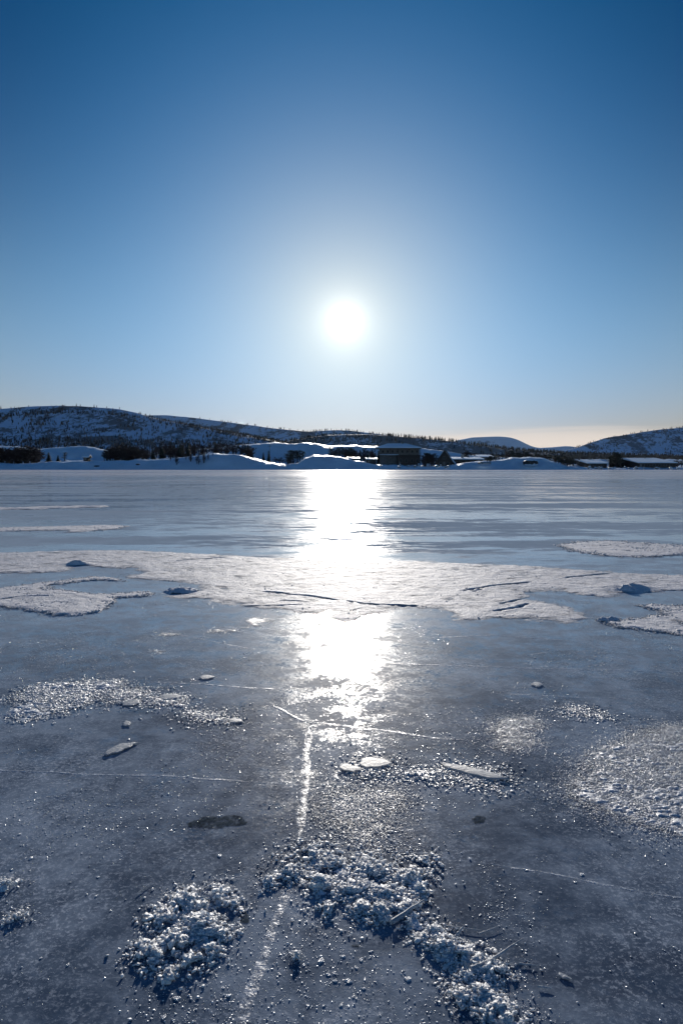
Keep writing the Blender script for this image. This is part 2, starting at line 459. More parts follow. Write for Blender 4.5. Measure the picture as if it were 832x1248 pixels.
# the shore itself: a height field from the waterline back to the foot of the hills
BANK = np.array([(-600, 563), (-60, 563.5), (0, 564.6), (40, 565), (60, 563.5), (100, 562.5), (150, 561.5), (200, 560), (240, 556), (262, 553.6), (285, 553.8), (300, 557), (316, 561), (332, 564.5), (350, 567), (364, 565.5), (372, 559), (382, 555.6), (404, 555.6), (420, 558.5), (440, 563), (460, 567), (500, 569), (540, 568.6), (556, 566.5), (572, 563.4), (590, 563), (600, 562), (612, 560), (624, 558.4), (645, 558), (662, 559.5), (676, 563.5), (690, 568), (720, 570), (900, 570), (1400, 569)])
MID = np.array([(-600, 542), (-60, 543), (0, 543), (20, 544), (48, 548), (68, 545.5), (88, 544), (100, 543.5), (115, 545), (128, 548.5), (150, 552), (200, 552), (240, 548.5), (270, 545), (300, 541.2), (318, 540.6), (334, 539.6), (350, 541.6), (360, 541.2), (374, 539.4), (386, 541), (400, 543.6), (450, 543.6), (500, 546), (540, 550), (560, 553), (580, 556), (620, 558), (680, 560), (760, 560.5), (1400, 560)])
def shore():
    xs = np.arange(-560, 1400, 2.5)
    rx, _ = ray(xs, xs * 0 + 560)
    Y = np.concatenate([np.linspace(274, 300, 27), np.linspace(301, 325, 15), np.linspace(327, 420, 60), np.linspace(426, 1300, 60)])
    A, Yv = np.meshgrid(xs, Y, indexing='ij')
    Rx = np.repeat(rx[:, None], len(Y), 1)
    X = Rx * Yv
    wob = (fbm(A * .02, A * 0 + 3, 4, 31) - .5) * 8
    zb = at(xs, np.interp(xs, BANK[:, 0], BANK[:, 1]) + (fbm(xs * .07, xs * 0 + 2, 5, 51, .65) - .5) * 2.2, 300)[2]; zm = at(xs, np.interp(xs, MID[:, 0], MID[:, 1]) + (fbm(xs * .06, xs * 0 + 5, 5, 52, .65) - .5) * 2.4, 385)[2]
    zb = np.repeat(np.asarray(zb)[:, None], len(Y), 1); zm = np.repeat(np.asarray(zm)[:, None], len(Y), 1)
    foot = 283 + wob * .35
    f1 = sstep(0, 1, (Yv - foot) / (299 - foot)) ** .8
    z = -1.2 + (zb + 1.2) * f1
    # crown of the bank, rolling gently back, then the second rise
    ms = 352 + (fbm(A * .015, A * 0 + 8, 3, 5) - .5) * 20
    crown = zb + (Yv - 300) * .004
    z = np.where(Yv > 299, crown, z)
    k = sstep(0, 1, (Yv - ms) / (383 - ms))
    z = np.where(Yv > ms, crown * (1 - k) + zm * k, z)
    z = np.where((Yv > 383), zm + (Yv - 383) * .004 - np.clip(Yv - 400, 0, None) * .03, z)
    bump_ = (fbm(X * .16, Yv * .16, 6, 41, .6) - .5) * 2.8 * sstep(284, 292, Yv) * (1 - .8 * np.exp(-((Yv - 300) / 5) ** 2)) * (1 - .75 * np.exp(-((Yv - 385) / 8) ** 2))
    z = z + bump_ * sstep(-1, 2, zb + 1)
    V = np.stack([X, Yv, z], -1).reshape(-1, 3)
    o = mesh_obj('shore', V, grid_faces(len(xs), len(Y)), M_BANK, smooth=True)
    tag(o, kind='structure')
    return BVHTree.FromPolygons([tuple(v) for v in V.tolist()], grid_faces(len(xs), len(Y)).tolist())
SHORE = shore()
def hgt(X, Y):
    hit = SHORE.ray_cast(Vector((X, Y, 500)), Vector((0, 0, -1)))
    return hit[0].z if hit[0] is not None else 0.

# ------------------------------------------------------------ distant woods (too many and too far to count)
def forest(name, label, pts, hrange, wr=(.28, .45), mat=None, seed=0, bare=.5):
    """pts: (n, 3) feet of the trees; one merged mesh of small irregular spires and bare stems"""
    r = np.random.default_rng(seed); n_ = len(pts)
    H = r.uniform(*hrange, n_); W = H * r.uniform(*wr, n_) * .5
    V = []; Fc = []
    base = 0
    k = 5
    a0 = r.uniform(0, 6.3, n_)
    rings = [(.0, .25), (.14, 1.), (.42, .62), (.46, .8), (.72, .34), (.76, .46), (1., 0.02)]
    for j, (t, wd) in enumerate(rings):
        for i in range(k):
            a = a0 + 2 * math.pi * i / k + j * .6
            jit = r.uniform(.65, 1.25, n_)
            V.append(np.stack([pts[:, 0] + np.cos(a) * W * wd * jit, pts[:, 1] + np.sin(a) * W * wd * jit, pts[:, 2] + H * t + r.uniform(-.03, .03, n_) * H], 1))
    V = np.stack(V, 1)                       # n, 35, 3
    f = []
    for j in range(len(rings) - 1):
        for i in range(k):
            f.append([j * k + i, j * k + (i + 1) % k, (j + 1) * k + (i + 1) % k, (j + 1) * k + i])
    f = np.array(f)
    Fc = (np.arange(n_)[:, None, None] * (len(rings) * k) + f[None]).reshape(-1, 4)
    o = mesh_obj(name, V.reshape(-1, 3), Fc, mat or M_SCRUB)
    return tag(o, label, 'forest', kind='stuff')

def surf_samples(o, n_, dens, seed, jitter=1.):
    """random points on the camera side of a hill mesh, kept where dens(photo x, photo y) says so"""
    me = o.data; r = np.random.default_rng(seed)
    co = np.empty(len(me.vertices) * 3, np.float32); me.vertices.foreach_get('co', co); co = co.reshape(-1, 3)
    vi = np.empty(len(me.loops), np.int32); me.loops.foreach_get('vertex_index', vi); vi = vi.reshape(-1, 4)
    q = co[vi]
    ar = np.linalg.norm(np.cross(q[:, 1] - q[:, 0], q[:, 3] - q[:, 0]), axis=1)
    c = q.mean(1); px, py = proj(c[:, 0], c[:, 1], c[:, 2])
    wgt = ar * ((px > -150) & (px < 990)); wgt /= wgt.sum()
    idx = r.choice(len(q), n_, p=wgt)
    u = r.random((n_, 1)); v = r.random((n_, 1)); Q = q[idx]
    P = (Q[:, 0] * (1 - u) + Q[:, 1] * u) * (1 - v) + (Q[:, 3] * (1 - u) + Q[:, 2] * u) * v
    px, py = proj(P[:, 0], P[:, 1], P[:, 2])
    return P[r.random(n_) < dens(px, py, P)]

hills = [o for o in sc.objects if o.name.startswith('hill')]
H_R, H_L2, H_L = hills[0], hills[1], hills[2]
def dens_left(px, py, P):
    nz_ = fbm(P[:, 0] * .012, P[:, 1] * .012, 4, 3)
    l1 = np.interp(px, [-150, 0, 60, 110, 150, 200, 260, 330], [512, 508, 503.5, 503, 506.5, 514.5, 525, 537])     # dark line under the summit
    d = 1.0 * np.exp(-((py - l1) / 1.5) ** 2)
    d = np.maximum(d, .55 * np.exp(-((px - 72) / 7) ** 2) * (py < 503) * (py > 496.5))
    d = np.maximum(d, .75 * (px > 165) * np.exp(-((py - l1 - 1) / 3.) ** 2))
    d = np.maximum(d, sstep(.47, .60, nz_) * .42 * (py > l1 + 2) * sstep(175, 40, px))
    d = np.maximum(d, sstep(.45, .62, nz_) * .34 * (py > l1 + 3))
    low = np.interp(px, [-150, 0, 60, 100, 200, 300, 350], [537, 538, 534, 533, 536, 541, 545])
    d = np.maximum(d, sstep(low - 2, low + 2.5, py) * .85)
    snow = np.exp(-((py - np.interp(px, [0, 80, 120], [533, 529, 531])) / 2.4) ** 2) * sstep(130, 90, px)
    return d * (1 - .85 * snow) + .03
forest('woodland', 'dark leafless woodland in bands across the big snowy hill on the left', surf_samples(H_L, 60000, dens_left, 3), (3.5, 8), seed=2)
def dens_ridge(px, py, P):
    nz_ = fbm(P[:, 0] * .01, P[:, 1] * .01, 4, 9)
    cy = np.interp(px, [300, 360, 400, 450, 480, 520, 550, 580, 620, 660, 700, 740, 780, 832], [545, 536, 530, 529.5, 531.5, 535, 538, 542, 547.5, 551, 553.5, 554.5, 556, 557.5])
    d = .9 * np.exp(-((py - cy) / 2.6) ** 2) * sstep(430, 530, px)
    d = np.maximum(d, .75 * sstep(.38, .56, nz_) * sstep(545, 590, px))
    d = np.maximum(d, .6 * sstep(.42, .56, nz_) * sstep(560, 400, px) * (py > 531))
    blue = np.exp(-((px - 500) / 34) ** 2 - ((py - 541) / 4.5) ** 2)
    return d * (1 - .8 * blue) + .02
forest('woodland', 'scrubby trees along the skyline of the long ridge behind the village', surf_samples(HR, 24000, dens_ridge, 5), (6, 11), seed=4)
def dens_r(px, py, P):
    nz_ = fbm(P[:, 0] * .006, P[:, 1] * .006, 5, 12)
    return sstep(.45, .60, nz_) * .5 + .5 * (px > 700) * np.exp(-((py - np.interp(px, [700, 750, 832], [547, 533, 522])) / 1.6) ** 2)
forest('woodland', 'sparse scrub dotted over the blue snowy hill on the right', surf_samples(H_R, 15000, dens_r, 7), (6, 11), seed=6)
def dens_l2(px, py, P):
    nz_ = fbm(P[:, 0] * .006, P[:, 1] * .006, 5, 17)
    cy = np.interp(px, [186, 230, 300, 376, 412, 480], [506, 508.5, 517.5, 526, 524, 531])
    return sstep(.5, .64, nz_) * .3 + .8 * np.exp(-((py - cy) / 1.3) ** 2) * sstep(230, 280, px)
forest('woodland', 'low scrub along the crest of the long hill left of the sun', surf_samples(H_L2, 16000, dens_l2, 8), (7, 11), seed=9)

# ------------------------------------------------------------ trees one can tell apart
def make_birch(h, seed, spread=.30, mat_c=M_TWIG):
    r = random.Random(seed); t = empty('birch_tree', (0, 0, -50))
    tr = MB(); cr = MB()
    nst = r.choice([1, 2, 3])
    for s in range(nst):
        bx, by = r.uniform(-.25, .25) * (nst > 1), r.uniform(-.2, .2)
        lean = Vector((r.uniform(-.14, .14), r.uniform(-.1, .1), 1))
        p0 = Vector((bx, by, -.5)); hh = h * r.uniform(.75, 1)
        p1 = p0 + lean * hh * .5; p2 = p1 + (lean + Vector((r.uniform(-.08, .08), 0, 0))) * hh * .48
        tr.tube(p0, p1, .11, .075, 6); tr.tube(p1, p2, .075, .02, 5)
        for i in range(17):
            k = r.uniform(.22, .98)
            q = p0.lerp(p1, k * 2) if k < .5 else p1.lerp(p2, k * 2 - 1)
            a = r.uniform(0, 6.28); L = hh * spread * (1.15 - k * .75) * r.uniform(.6, 1.2)
            e = q + Vector((math.cos(a) * L, math.sin(a) * L, L * r.uniform(.7, 1.6)))
            cr.tube(q, e, .035, .015, 3)
            for j in range(7):
                m0 = q.lerp(e, r.uniform(.3, 1)); b = r.uniform(0, 6.28); l2 = L * r.uniform(.3, .6)
                d_ = Vector((math.cos(b) * l2, math.sin(b) * l2, l2 * r.uniform(.1, 1.3)))
                s_ = Vector((r.uniform(-1, 1), r.uniform(-1, 1), r.uniform(-.5, .5))).normalized() * r.uniform(.05, .13)
                cr.add([m0 - s_ * .6, m0 + s_ * .6, m0 + d_ * .6 + s_, m0 + d_], [(0, 1, 2, 3)])
    tr.build('trunk', M_BARK, t); cr.build('crown', mat_c, t)
    return t
def make_conifer(h, seed, wd=.24):
    r = random.Random(seed); t = empty('spruce_tree', (0, 0, -50))
    tr = MB(); tr.tube((0, 0, -.5), (0, 0, h * .95), .14, .03, 6); cr = MB()
    n_ = int(h * 4.2)
    for i in range(n_):
        k = .08 + .9 * i / n_; z = h * k; R = h * wd * (1 - k) ** .8 * r.uniform(.75, 1.2) + .12
        m_ = 9
        for j in range(m_):
            a = 2 * math.pi * (j + r.random() * .7) / m_ + i
            L = R * r.uniform(.6, 1.15); wv = L * .30 + .05
            ca, sa = math.cos(a), math.sin(a); dz = -L * r.uniform(.25, .5)
            cr.add([(0, 0, z + .1), (ca * L * .6 - sa * wv, sa * L * .6 + ca * wv, z + dz * .5), (ca * L, sa * L, z + dz), (ca * L * .6 + sa * wv, sa * L * .6 - ca * wv, z + dz * .5 - .1)], [(0, 1, 2, 3)])
    cr.add([(-.08, 0, h * .9), (.08, 0, h * .9), (0, .05, h * 1.03)], [(0, 1, 2)])
    tr.build('trunk', M_BARK, t); cr.build('crown', M_NEEDLE, t)
    return t
def make_pine(h, seed):
    r = random.Random(seed); t = empty('pine_tree', (0, 0, -50))
    tr = MB(); cr = MB(); tr.tube((0, 0, -.5), (r.uniform(-.3, .3), 0, h * .92), .17, .05, 6)
    for i in range(16):
        k = r.uniform(.30, .98); a = r.uniform(0, 6.28); R = h * .24 * (1.15 - k * .7) * r.uniform(.3, 1)
        c_ = Vector((math.cos(a) * R, math.sin(a) * R, h * k))
        tr.tube((0, 0, h * k * .92), c_, .05, .02, 4)
        for j in range(46):
            d_ = Vector((r.gauss(0, 1), r.gauss(0, 1), r.gauss(0, .55))) * h * .055
            u_ = Vector((r.uniform(-1, 1), r.uniform(-1, 1), r.uniform(-1, 1))).normalized() * h * .035
            w_ = u_.orthogonal().normalized() * h * .018
            p = c_ + d_
            cr.add([p - u_, p + w_, p + u_], [(0, 1, 2)])
    tr.build('trunk', M_BARK, t); cr.build('crown', M_NEEDLE, t)
    return t
PROTO = {'birch': [make_birch(4, 10 + i) for i in range(5)], 'spruce': [make_conifer(4, 30 + i, w_) for i, w_ in enumerate((.24, .30, .2))],
         'pine': [make_pine(4, 50 + i) for i in range(3)], 'shrub': [make_birch(4, 70 + i, .5) for i in range(3)]}
used = set()
def tree(kind, px, ytop, D, label, group=None, yfoot=None, wf=1.):
    X, Y, Zt = (float(v) for v in at(px, ytop, D))
    z = hgt(X, Y) if yfoot is None else float(at(px, yfoot, D)[2])
    z = min(z, Zt - 1.0)
    s = (Zt - z) / 4.
    p = random.choice(PROTO[kind])
    rz_ = random.uniform(0, 6.28); sc3 = (s * wf, s * wf, s)
    if p.name not in used:
        used.add(p.name); p.location = (X, Y, z); p.rotation_euler.z = rz_; p.scale = sc3; o = p
    else: o = copy_tree(p, (X, Y, z), rz_, sc3)
    tag(o, label, 'shrub' if kind == 'shrub' else 'tree', group)
    return o
def cluster(kind, n_, x0, x1, top, D0, D1, label, group, var=2.5, wf=1.):
    for i in range(n_):
        px = x0 + (x1 - x0) * (i + random.random()) / n_
        if px < -12 or px > 844: continue
        k = kind if isinstance(kind, str) else random.choice(kind)
        D_ = random.uniform(D0, D1)
        yt = np.interp(px, [t[0] for t in top], [t[1] for t in top]) + random.uniform(-.4, 1) * var
        tree(k, px, float(yt), D_, label, group, wf=wf * random.uniform(.85, 1.25))
cluster('birch', 46, -10, 49, [(-10, 544), (10, 545), (30, 543.5), (46, 545)], 305, 325, 'bare dark birch in the dense thicket at the far left of the shore', 'birches in the far left thicket', wf=1.5)
for px, yt, k in ((57, 553, 'spruce'), (61, 551.5, 'spruce'), (69, 554, 'spruce'), (77, 553, 'pine'), (81, 551.5, 'spruce'), (86, 554.5, 'shrub')):
    pass
tree('spruce', 59.5, 551, 305, 'slim dark spruce standing alone just right of the far left thicket', wf=1.4)
tree('spruce', 71, 554.5, 307, 'short dark spruce on the snowy bank between a slim spruce and a bushy pine', wf=1.4)
tree('pine', 79, 551.5, 309, 'dark bushy pine on the snowy bank a little left of the small dark hut', wf=1.6)
cluster('birch', 40, 130, 182, [(128, 549), (136, 543), (150, 541.5), (165, 543), (182, 548)], 310, 332, 'bare reddish birch in the dense thicket right of the small dark hut', 'birches in the thicket by the hut', wf=1.5)
tree('pine', 127.5, 548.5, 306, 'dark pine at the left end of the thicket beside the sunlit snow brow', wf=1.3)
cluster(['birch', 'birch', 'spruce'], 54, 184, 312, [(184, 546), (200, 540), (240, 540.5), (270, 540), (300, 541), (312, 545)], 335, 372, 'slender dark tree in the wood behind the left snow bank', 'trees behind the left snow bank', wf=1.3)
cluster('birch', 11, 205, 262, [(205, 553), (262, 551)], 290, 296, 'thin bare birch sapling on the front slope of the left snow bank', 'birch saplings on the left bank', wf=.9)
tree('spruce', 327.4, 548.5, 326, 'tall narrow spruce on the sunlit snow left of the pine clump', wf=.8)
tree('spruce', 321, 551, 330, 'shorter spruce just left of the tall narrow one on the sunlit snow', wf=.9)
cluster('pine', 8, 349, 370, [(349, 552), (356, 548.8), (368, 549)], 312, 330, 'dark rounded pine in the clump on the snowy slope below the sun', 'pines in the clump below the sun', var=1.5, wf=1.2)
cluster('shrub', 7, 332, 360, [(332, 558), (345, 556.5), (360, 559)], 299, 306, 'low bare shrub at the foot of the pine clump', 'shrubs at the foot of the pines', var=1, wf=1.)
cluster(['birch', 'pine'], 20, 402, 436, [(402, 545.5), (412, 545), (430, 546), (436, 549)], 318, 345, 'brown tree in the copse left of the big lodge', 'trees in the copse left of the lodge', wf=1.3)
cluster(['birch', 'spruce'], 9, 437, 464, [(437, 546), (450, 547), (464, 548)], 312, 345, 'thin tree growing against the left side of the big lodge', 'trees left of the lodge wall', wf=1.)
cluster(['birch', 'pine'], 12, 514, 531, [(514, 553), (522, 551), (531, 553)], 306, 320, 'dark tree between the big lodge and the steep roofed house', 'trees between lodge and steep roofed house', wf=1.3)
cluster('birch', 9, 564, 582, [(564, 550), (572, 547.5), (582, 551)], 335, 350, 'reddish bare birch behind the long low shed', 'birches behind the low shed', wf=1.4)
cluster(['birch', 'pine'], 44, 604, 701, [(604, 553), (625, 549.5), (650, 552), (668, 554), (701, 556)], 335, 380, 'dark tree in the belt behind the rounded snow dune', 'trees behind the snow dune', wf=1.5)
cluster('pine', 8, 592, 604, [(592, 557), (598, 555), (604, 556.5)], 300, 306, 'small dark pine at the right end of the long low shed', 'pines at the right end of the shed', var=1, wf=1.6)
cluster(['pine', 'birch'], 16, 674, 699, [(674, 556.5), (699, 557)], 300, 312, 'dark tree in the block between the dune and the small cabin', 'trees between dune and small cabin', wf=1.6)
cluster(['birch', 'shrub'], 10, 700, 718, [(700, 556), (718, 558)], 310, 335, 'bare tree left of the small snow roofed cabin', 'trees left of the small cabin', wf=1.)
cluster(['spruce', 'pine'], 11, 742, 759, [(742, 557), (750, 549.5), (759, 557)], 300, 318, 'dark conifer standing between the two snow roofed cabins', 'conifers between the two cabins', var=2, wf=1.4)
cluster(['birch', 'shrub'], 9, 757, 790, [(757, 558), (790, 557)], 330, 360, 'bare tree behind the left end of the long cabin', 'trees behind the long cabin', wf=1.)
cluster(['birch', 'pine'], 7, 822, 842, [(822, 560), (842, 556)], 305, 325, 'dark tree at the right end of the long cabin', 'trees right of the long cabin', wf=1.2)

# ------------------------------------------------------------ buildings on the far shore
def win(root, x0, x1, z0, z1, y, fw=.12):
    f = MB(); f.box(x0, x1, y - .06, y + .02, z0, z0 + fw); f.box(x0, x1, y - .06, y + .02, z1 - fw, z1)
    f.box(x0, x0 + fw, y - .06, y + .02, z0 + fw, z1 - fw); f.box(x1 - fw, x1, y - .06, y + .02, z0 + fw, z1 - fw)
    if x1 - x0 > 1.3: xm = (x0 + x1) / 2; f.box(xm - fw / 2, xm + fw / 2, y - .055, y + .02, z0 + fw, z1 - fw)
    fo = f.build('window', M_TIMBER2, root)
    g = MB(); g.box(x0 + fw, x1 - fw, y - .02, y + .03, z0 + fw, z1 - fw); g.build('pane', M_GLASS, fo)
def door(root, x0, x1, z0, z1, y):
    f = MB(); f.box(x0, x1, y - .07, y + .02, z0, z1); d = f.build('door', M_TIMBER2, root)
    h_ = MB(); h_.box(x1 - .25, x1 - .12, y - .13, y - .07, z0 + .95, z0 + 1.05); h_.build('handle', M_METAL, d)
def wavy(prof, x0, x1, seed, amp=.08, nseg=14):
    """snow load: an extrusion with uneven thickness"""
    V = []; r = random.Random(seed); m_ = len(prof); zm = min(z for _, z in prof)
    for i in range(nseg + 1):
        x = x0 + (x1 - x0) * i / nseg
        e = r.uniform(-amp, amp)
        V += [(x, y, z + (e if j >= m_ // 2 else 0)) for j, (y, z) in enumerate(prof)]
    Fc = [[i * m_ + j, i * m_ + (j + 1) % m_, (i + 1) * m_ + (j + 1) % m_, (i + 1) * m_ + j] for i in range(nseg) for j in range(m_)]
    Fc += [list(range(m_))[::-1], [nseg * m_ + j for j in range(m_)]]
    return V, Fc

def cabin(name, x0, x1, yeave, yridge, yfoot, D, label, dep=7., seed=0, wins=3, mat=M_TIMBER, chim=True, mono=False):
    """long house, ridge along x, roof slope seen from the front"""
    X0, _, Zf = (float(v) for v in at(x0, yfoot, D)); X1, _, Ze = (float(v) for v in at(x1, yeave, D))
    Zr = float(at(x0, yridge, D + dep / 2)[2])
    xc = (X0 + X1) / 2; L = (X1 - X0) / 2; he = Ze - Zf; hr = Zr - Zf
    t = empty(name, (xc, D, Zf)); tag(t, label, 'house')
    if mono: hr = float(at(x0, yridge, D + dep)[2]) - Zf; rd = dep
    else: rd = dep / 2
    sl = (hr - he) / rd; o_ = .5
    b = MB(); b.box(-L, L, 0, dep, -2.5, he - .05)
    b.prism([(0.003, he - .047), (dep - .003, he - .047), (rd - (.003 if mono else 0), hr - .12)], -L + .003, L - .003); b.build('wall', mat, t)
    if mono:
        lo = [(-o_, he - o_ * sl - .02), (dep + o_, hr + o_ * sl - .02), (dep + o_, hr + o_ * sl + .12), (-o_, he - o_ * sl + .12)]
        hi = [(-o_ - .12, he - o_ * sl + .125), (dep + o_, hr + o_ * sl + .125), (dep + o_ - .1, hr + o_ * sl + .5), (-o_ - .05, he - o_ * sl + .5)]
    else:
        lo = [(-o_, he - o_ * sl - .02), (rd, hr), (dep + o_, he - o_ * sl - .02), (dep + o_, he - o_ * sl + .12), (rd, hr + .14), (-o_, he - o_ * sl + .12)]
        hi = [(-o_ - .12, he - o_ * sl + .125), (rd, hr + .145), (dep + o_ + .1, he - o_ * sl + .125), (dep + o_, he - o_ * sl + .5), (rd, hr + .52), (-o_ - .05, he - o_ * sl + .5)]
    rf = MB(); rf.prism(lo, -L - .5, L + .5); ro = rf.build('roof', M_TIMBER, t)
    V, Fc = wavy(hi, -L - .58, L + .58, seed, .05)
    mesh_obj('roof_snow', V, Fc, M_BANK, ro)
    for i in range(wins):
        xx = -L + 2 * L * (i + .7) / (wins + .6)
        win(t, xx - .6, xx + .6, min(he * .35, 1.), min(he * .35, 1.) + min(1.1, he * .5), 0)
    door(t, -L + .35, -L + 1.25, .05, min(2., he - .2), 0)
    if chim:
        c = MB(); c.box(L * .3, L * .3 + .6, rd - 1.3, rd - .7, hr - .6, hr + 1.1); c.build('chimney', M_STONE, ro)
    return t

def tall_lodge():
    D = 322.
    def X(x): return float(at(x, 550, D)[0])
    def Zp(y): return float(at(480, y, D)[2])
    z0 = Zp(568); xc = X(482)
    t = empty('lodge', (xc, D, z0)); tag(t, 'big two storey lodge with low hipped snowy roof and long veranda on the far shore', 'lodge')
    L0, L1 = X(463) - xc, X(512) - xc; A = X(484) - xc
    h1 = Zp(554.5) - z0; h2 = Zp(546.8) - z0; hr = Zp(540) - z0
    lo = MB(); lo.box(A, L1, 0, 12, -2.5, h1 - .2); lo.build('lower_wall', M_TIMBER, t)
    up = MB(); up.box(L0 + .3, L1 - .3, 1.6, 13, h1, h2); up.build('upper_wall', M_TIMBER2, t)
    pl = MB(); pl.box(L0, L0 + 3, .9, 4, -2.5, h1 - .2); pl.box(L0 + 3.003, A - .003, 2.5, 4, -2.5, h1 - .2); pl.build('plinth_wall', M_STONE, t)
    vd = MB(); vd.box(L0 - .4, L1 + .3, -.9, 1.595, h1 - .19, h1); v = vd.build('veranda', M_TIMBER, t)
    rl = MB(); rl.box(L0 - .35, L1 + .25, -.85, -.77, h1 + .95, h1 + 1.05)
    k = int((L1 - L0) / .55)
    for i in range(k + 1):
        x = L0 - .32 + (L1 - L0 + .54) * i / k; rl.box(x, x + .06, -.84, -.78, h1 + .003, h1 + .947)
    rl.build('railing', M_TIMBER2, v)
    sn = wavy([(-.95, h1 + .005), (-.95, h1 + .3), (1.2, h1 + .35), (1.2, h1 + .005)], L0 - .3, A + .5, 4, .05); mesh_obj('veranda_snow', *sn, M_BANK, v)
    # posts
    for x in (L0, L0 + 4.6, A, (A + L1) / 2, L1 - .2):
        p = MB(); p.box(x, x + .22, -.70, -.48, h1 + .004, h2 - .01); p.build('post', M_TIMBER, t)
    for x in (A + .3, L1 - .35):
        p = MB(); p.box(x, x + .22, -.7, -.48, -2, h1 - .195); p.build('post', M_TIMBER, t)
    # hipped roof
    e0, e1 = X(458) - xc, X(513) - xc; f0, f1 = X(473) - xc, X(496) - xc
    ry0, ry1, rm = -1.4, 14.5, 6.5
    def hip(z_e, z_r, th):
        v_ = [(e0, ry0, z_e), (e1, ry0, z_e), (e1, ry1, z_e), (e0, ry1, z_e), (e0, ry0, z_e + th), (e1, ry0, z_e + th), (e1, ry1, z_e + th), (e0, ry1, z_e + th), (f0, rm, z_r + th), (f1, rm, z_r + th)]
        return v_, [(0, 3, 2, 1), (0, 1, 5, 4), (1, 2, 6, 5), (2, 3, 7, 6), (3, 0, 4, 7), (4, 5, 9, 8), (5, 6, 9), (6, 7, 8, 9), (7, 4, 8)]
    r_ = MB(); r_.add(*hip(h2, hr - .6, .22)); ro = r_.build('roof', M_TIMBER, t)
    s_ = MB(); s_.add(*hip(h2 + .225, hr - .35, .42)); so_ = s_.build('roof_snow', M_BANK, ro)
    c = MB(); c.box(3.2, 4.2, 6, 7, hr - .8, hr + 1.); c.build('chimney', M_STONE, ro)
    for i in range(8):
        xx = L0 + 1.4 + (L1 - L0 - 2.8) * i / 7; win(t, xx - .55, xx + .55, h1 + .9, h2 - .7, 1.6)
    for i in range(4):
        xx = A + 1.6 + (L1 - A - 3) * i / 3; win(t, xx - .55, xx + .55, 1.6, min(3.4, h1 - 1), 0)
    door(t, A + .4, A + 1.3, 0, 2.1, 0)
tall_lodge()

def steep_house():
    D = 306.; px = 541
    z0 = float(at(px, 568.5, D)[2]); xc = float(at(px, 560, D)[0]); h = float(at(px, 548.5, D)[2]) - z0; W = 11 / F * D
    t = empty('steep_roofed_house', (xc, D, z0), math.radians(-14)); tag(t, 'dark timber house with very steep gable facing the lake, right of the lodge', 'house')
    b = MB(); b.prism_y([(-W * .8, -1.5), (W * .8, -1.5), (W * .8, h * .30), (0, h * .93), (-W * .8, h * .30)], 0, 9); b.build('wall', M_TIMBER, t)
    for s in (-1, 1):
        r_ = MB(); pr = [(0, h * .945), (s * W * 1.02, h * .13), (s * (W * 1.02 + .25), h * .16), (0, h)]
        r_.prism_y(pr if s < 0 else pr[::-1], -.5, 9.5); r_.build('roof', M_TIMBER, t)
        s_ = MB(); pr = [(s * W * .45, h * .60), (s * (W * 1.02 + .27), h * .165), (s * (W * 1.02 + .33), h * .22), (s * W * .47, h * .63)]
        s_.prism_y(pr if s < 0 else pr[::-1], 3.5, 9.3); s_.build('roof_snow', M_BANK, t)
    win(t, -.7, .7, h * .45, h * .45 + 1.1, 0); win(t, -2.2, -1., .9, 2., 0); win(t, 1., 2.2, .9, 2., 0); door(t, -.45, .45, 0, 2.1, 0)
steep_house()
cabin('shed', 549, 588, 560.3, 558.2, 563.6, 315, 'long low shed with thin sunlit snow on its roof, right of the steep roofed house', dep=12, seed=3, wins=5, mono=True)
cabin('cabin', 716, 739, 565.2, 561.3, 569.6, 300, 'small dark cabin with slanting snow covered roof near the right side of the shore', dep=15, seed=5, wins=3, mono=True)
cabin('cabin', 778, 823, 564.6, 559.4, 570.2, 298, 'long dark cabin with broad bright snow roof at the right end of the shore', dep=20, seed=8, wins=6, mono=True)
cabin('hut', 102, 107.5, 557.2, 555.2, 560.8, 306, 'tiny dark hut alone on the snow slope under the sunlit brow at left', dep=3, seed=9, wins=1, chim=False)
# small white tower like hut top beside the birches
def white_stack():
    X, Y, Zf = (float(v) for v in at(563, 560, 321)); Zt = float(at(563, 553.5, 321)[2])
    b = MB(); h = Zt - Zf
    b.tube((0, 0, -2.5), (0, 0, h * .8), .75, .62, 10); b.tube((0, 0, h * .8), (0, 0, h * .9), .8, .78, 10); b.tube((0, 0, h * .9), (0, 0, h), .6, .25, 10)
    o = b.build('chimney_stack', M_PLASTER); o.location = (X, Y, Zf); tag(o, 'short pale stack rising behind the long low shed', 'chimney')
white_stack()
cabin('shed', 424, 437, 559.8, 558.3, 563, 305, 'small snow topped shed below the copse left of the big lodge', dep=9, seed=13, wins=1, chim=False, mono=True)
cabin('shed', 447, 458, 560.4, 559.0, 564, 304, 'tiny snow topped shed at the left foot of the big lodge', dep=8, seed=14, wins=1, chim=False, mono=True)
cabin('shed', 574, 600, 557.4, 555.4, 560, 330, 'pale roofed shed partly hidden behind the long low shed', dep=10, seed=15, wins=2, chim=False, mono=True, mat=M_TIMBER2)
def pole(px, ytop, D, label):
    X, Y, Zt = (float(v) for v in at(px, ytop, D)); z = hgt(X, Y); h = Zt - z
    t = empty('utility_pole', (X, Y, z)); tag(t, label, 'pole')
    a = MB(); a.tube((0, 0, -.5), (0, 0, h), .13, .09, 7); a.build('shaft', M_TIMBER, t)
    a = MB(); a.box(-.8, .8, -.2, -.1, h * .9, h * .9 + .12); c = a.build('crossbar', M_TIMBER, t)
    for x in (-.7, 0, .7):
        i_ = MB(); i_.tube((x, -.15, h * .9 + .12), (x, -.15, h * .9 + .3), .05, .04, 6); i_.build('insulator', M_METAL, c)
pole(328.6, 541.5, 345, 'thin utility pole on the blue snow slope above the narrow spruces')
pole(446, 545, 318, 'thin utility pole left of the big lodge')

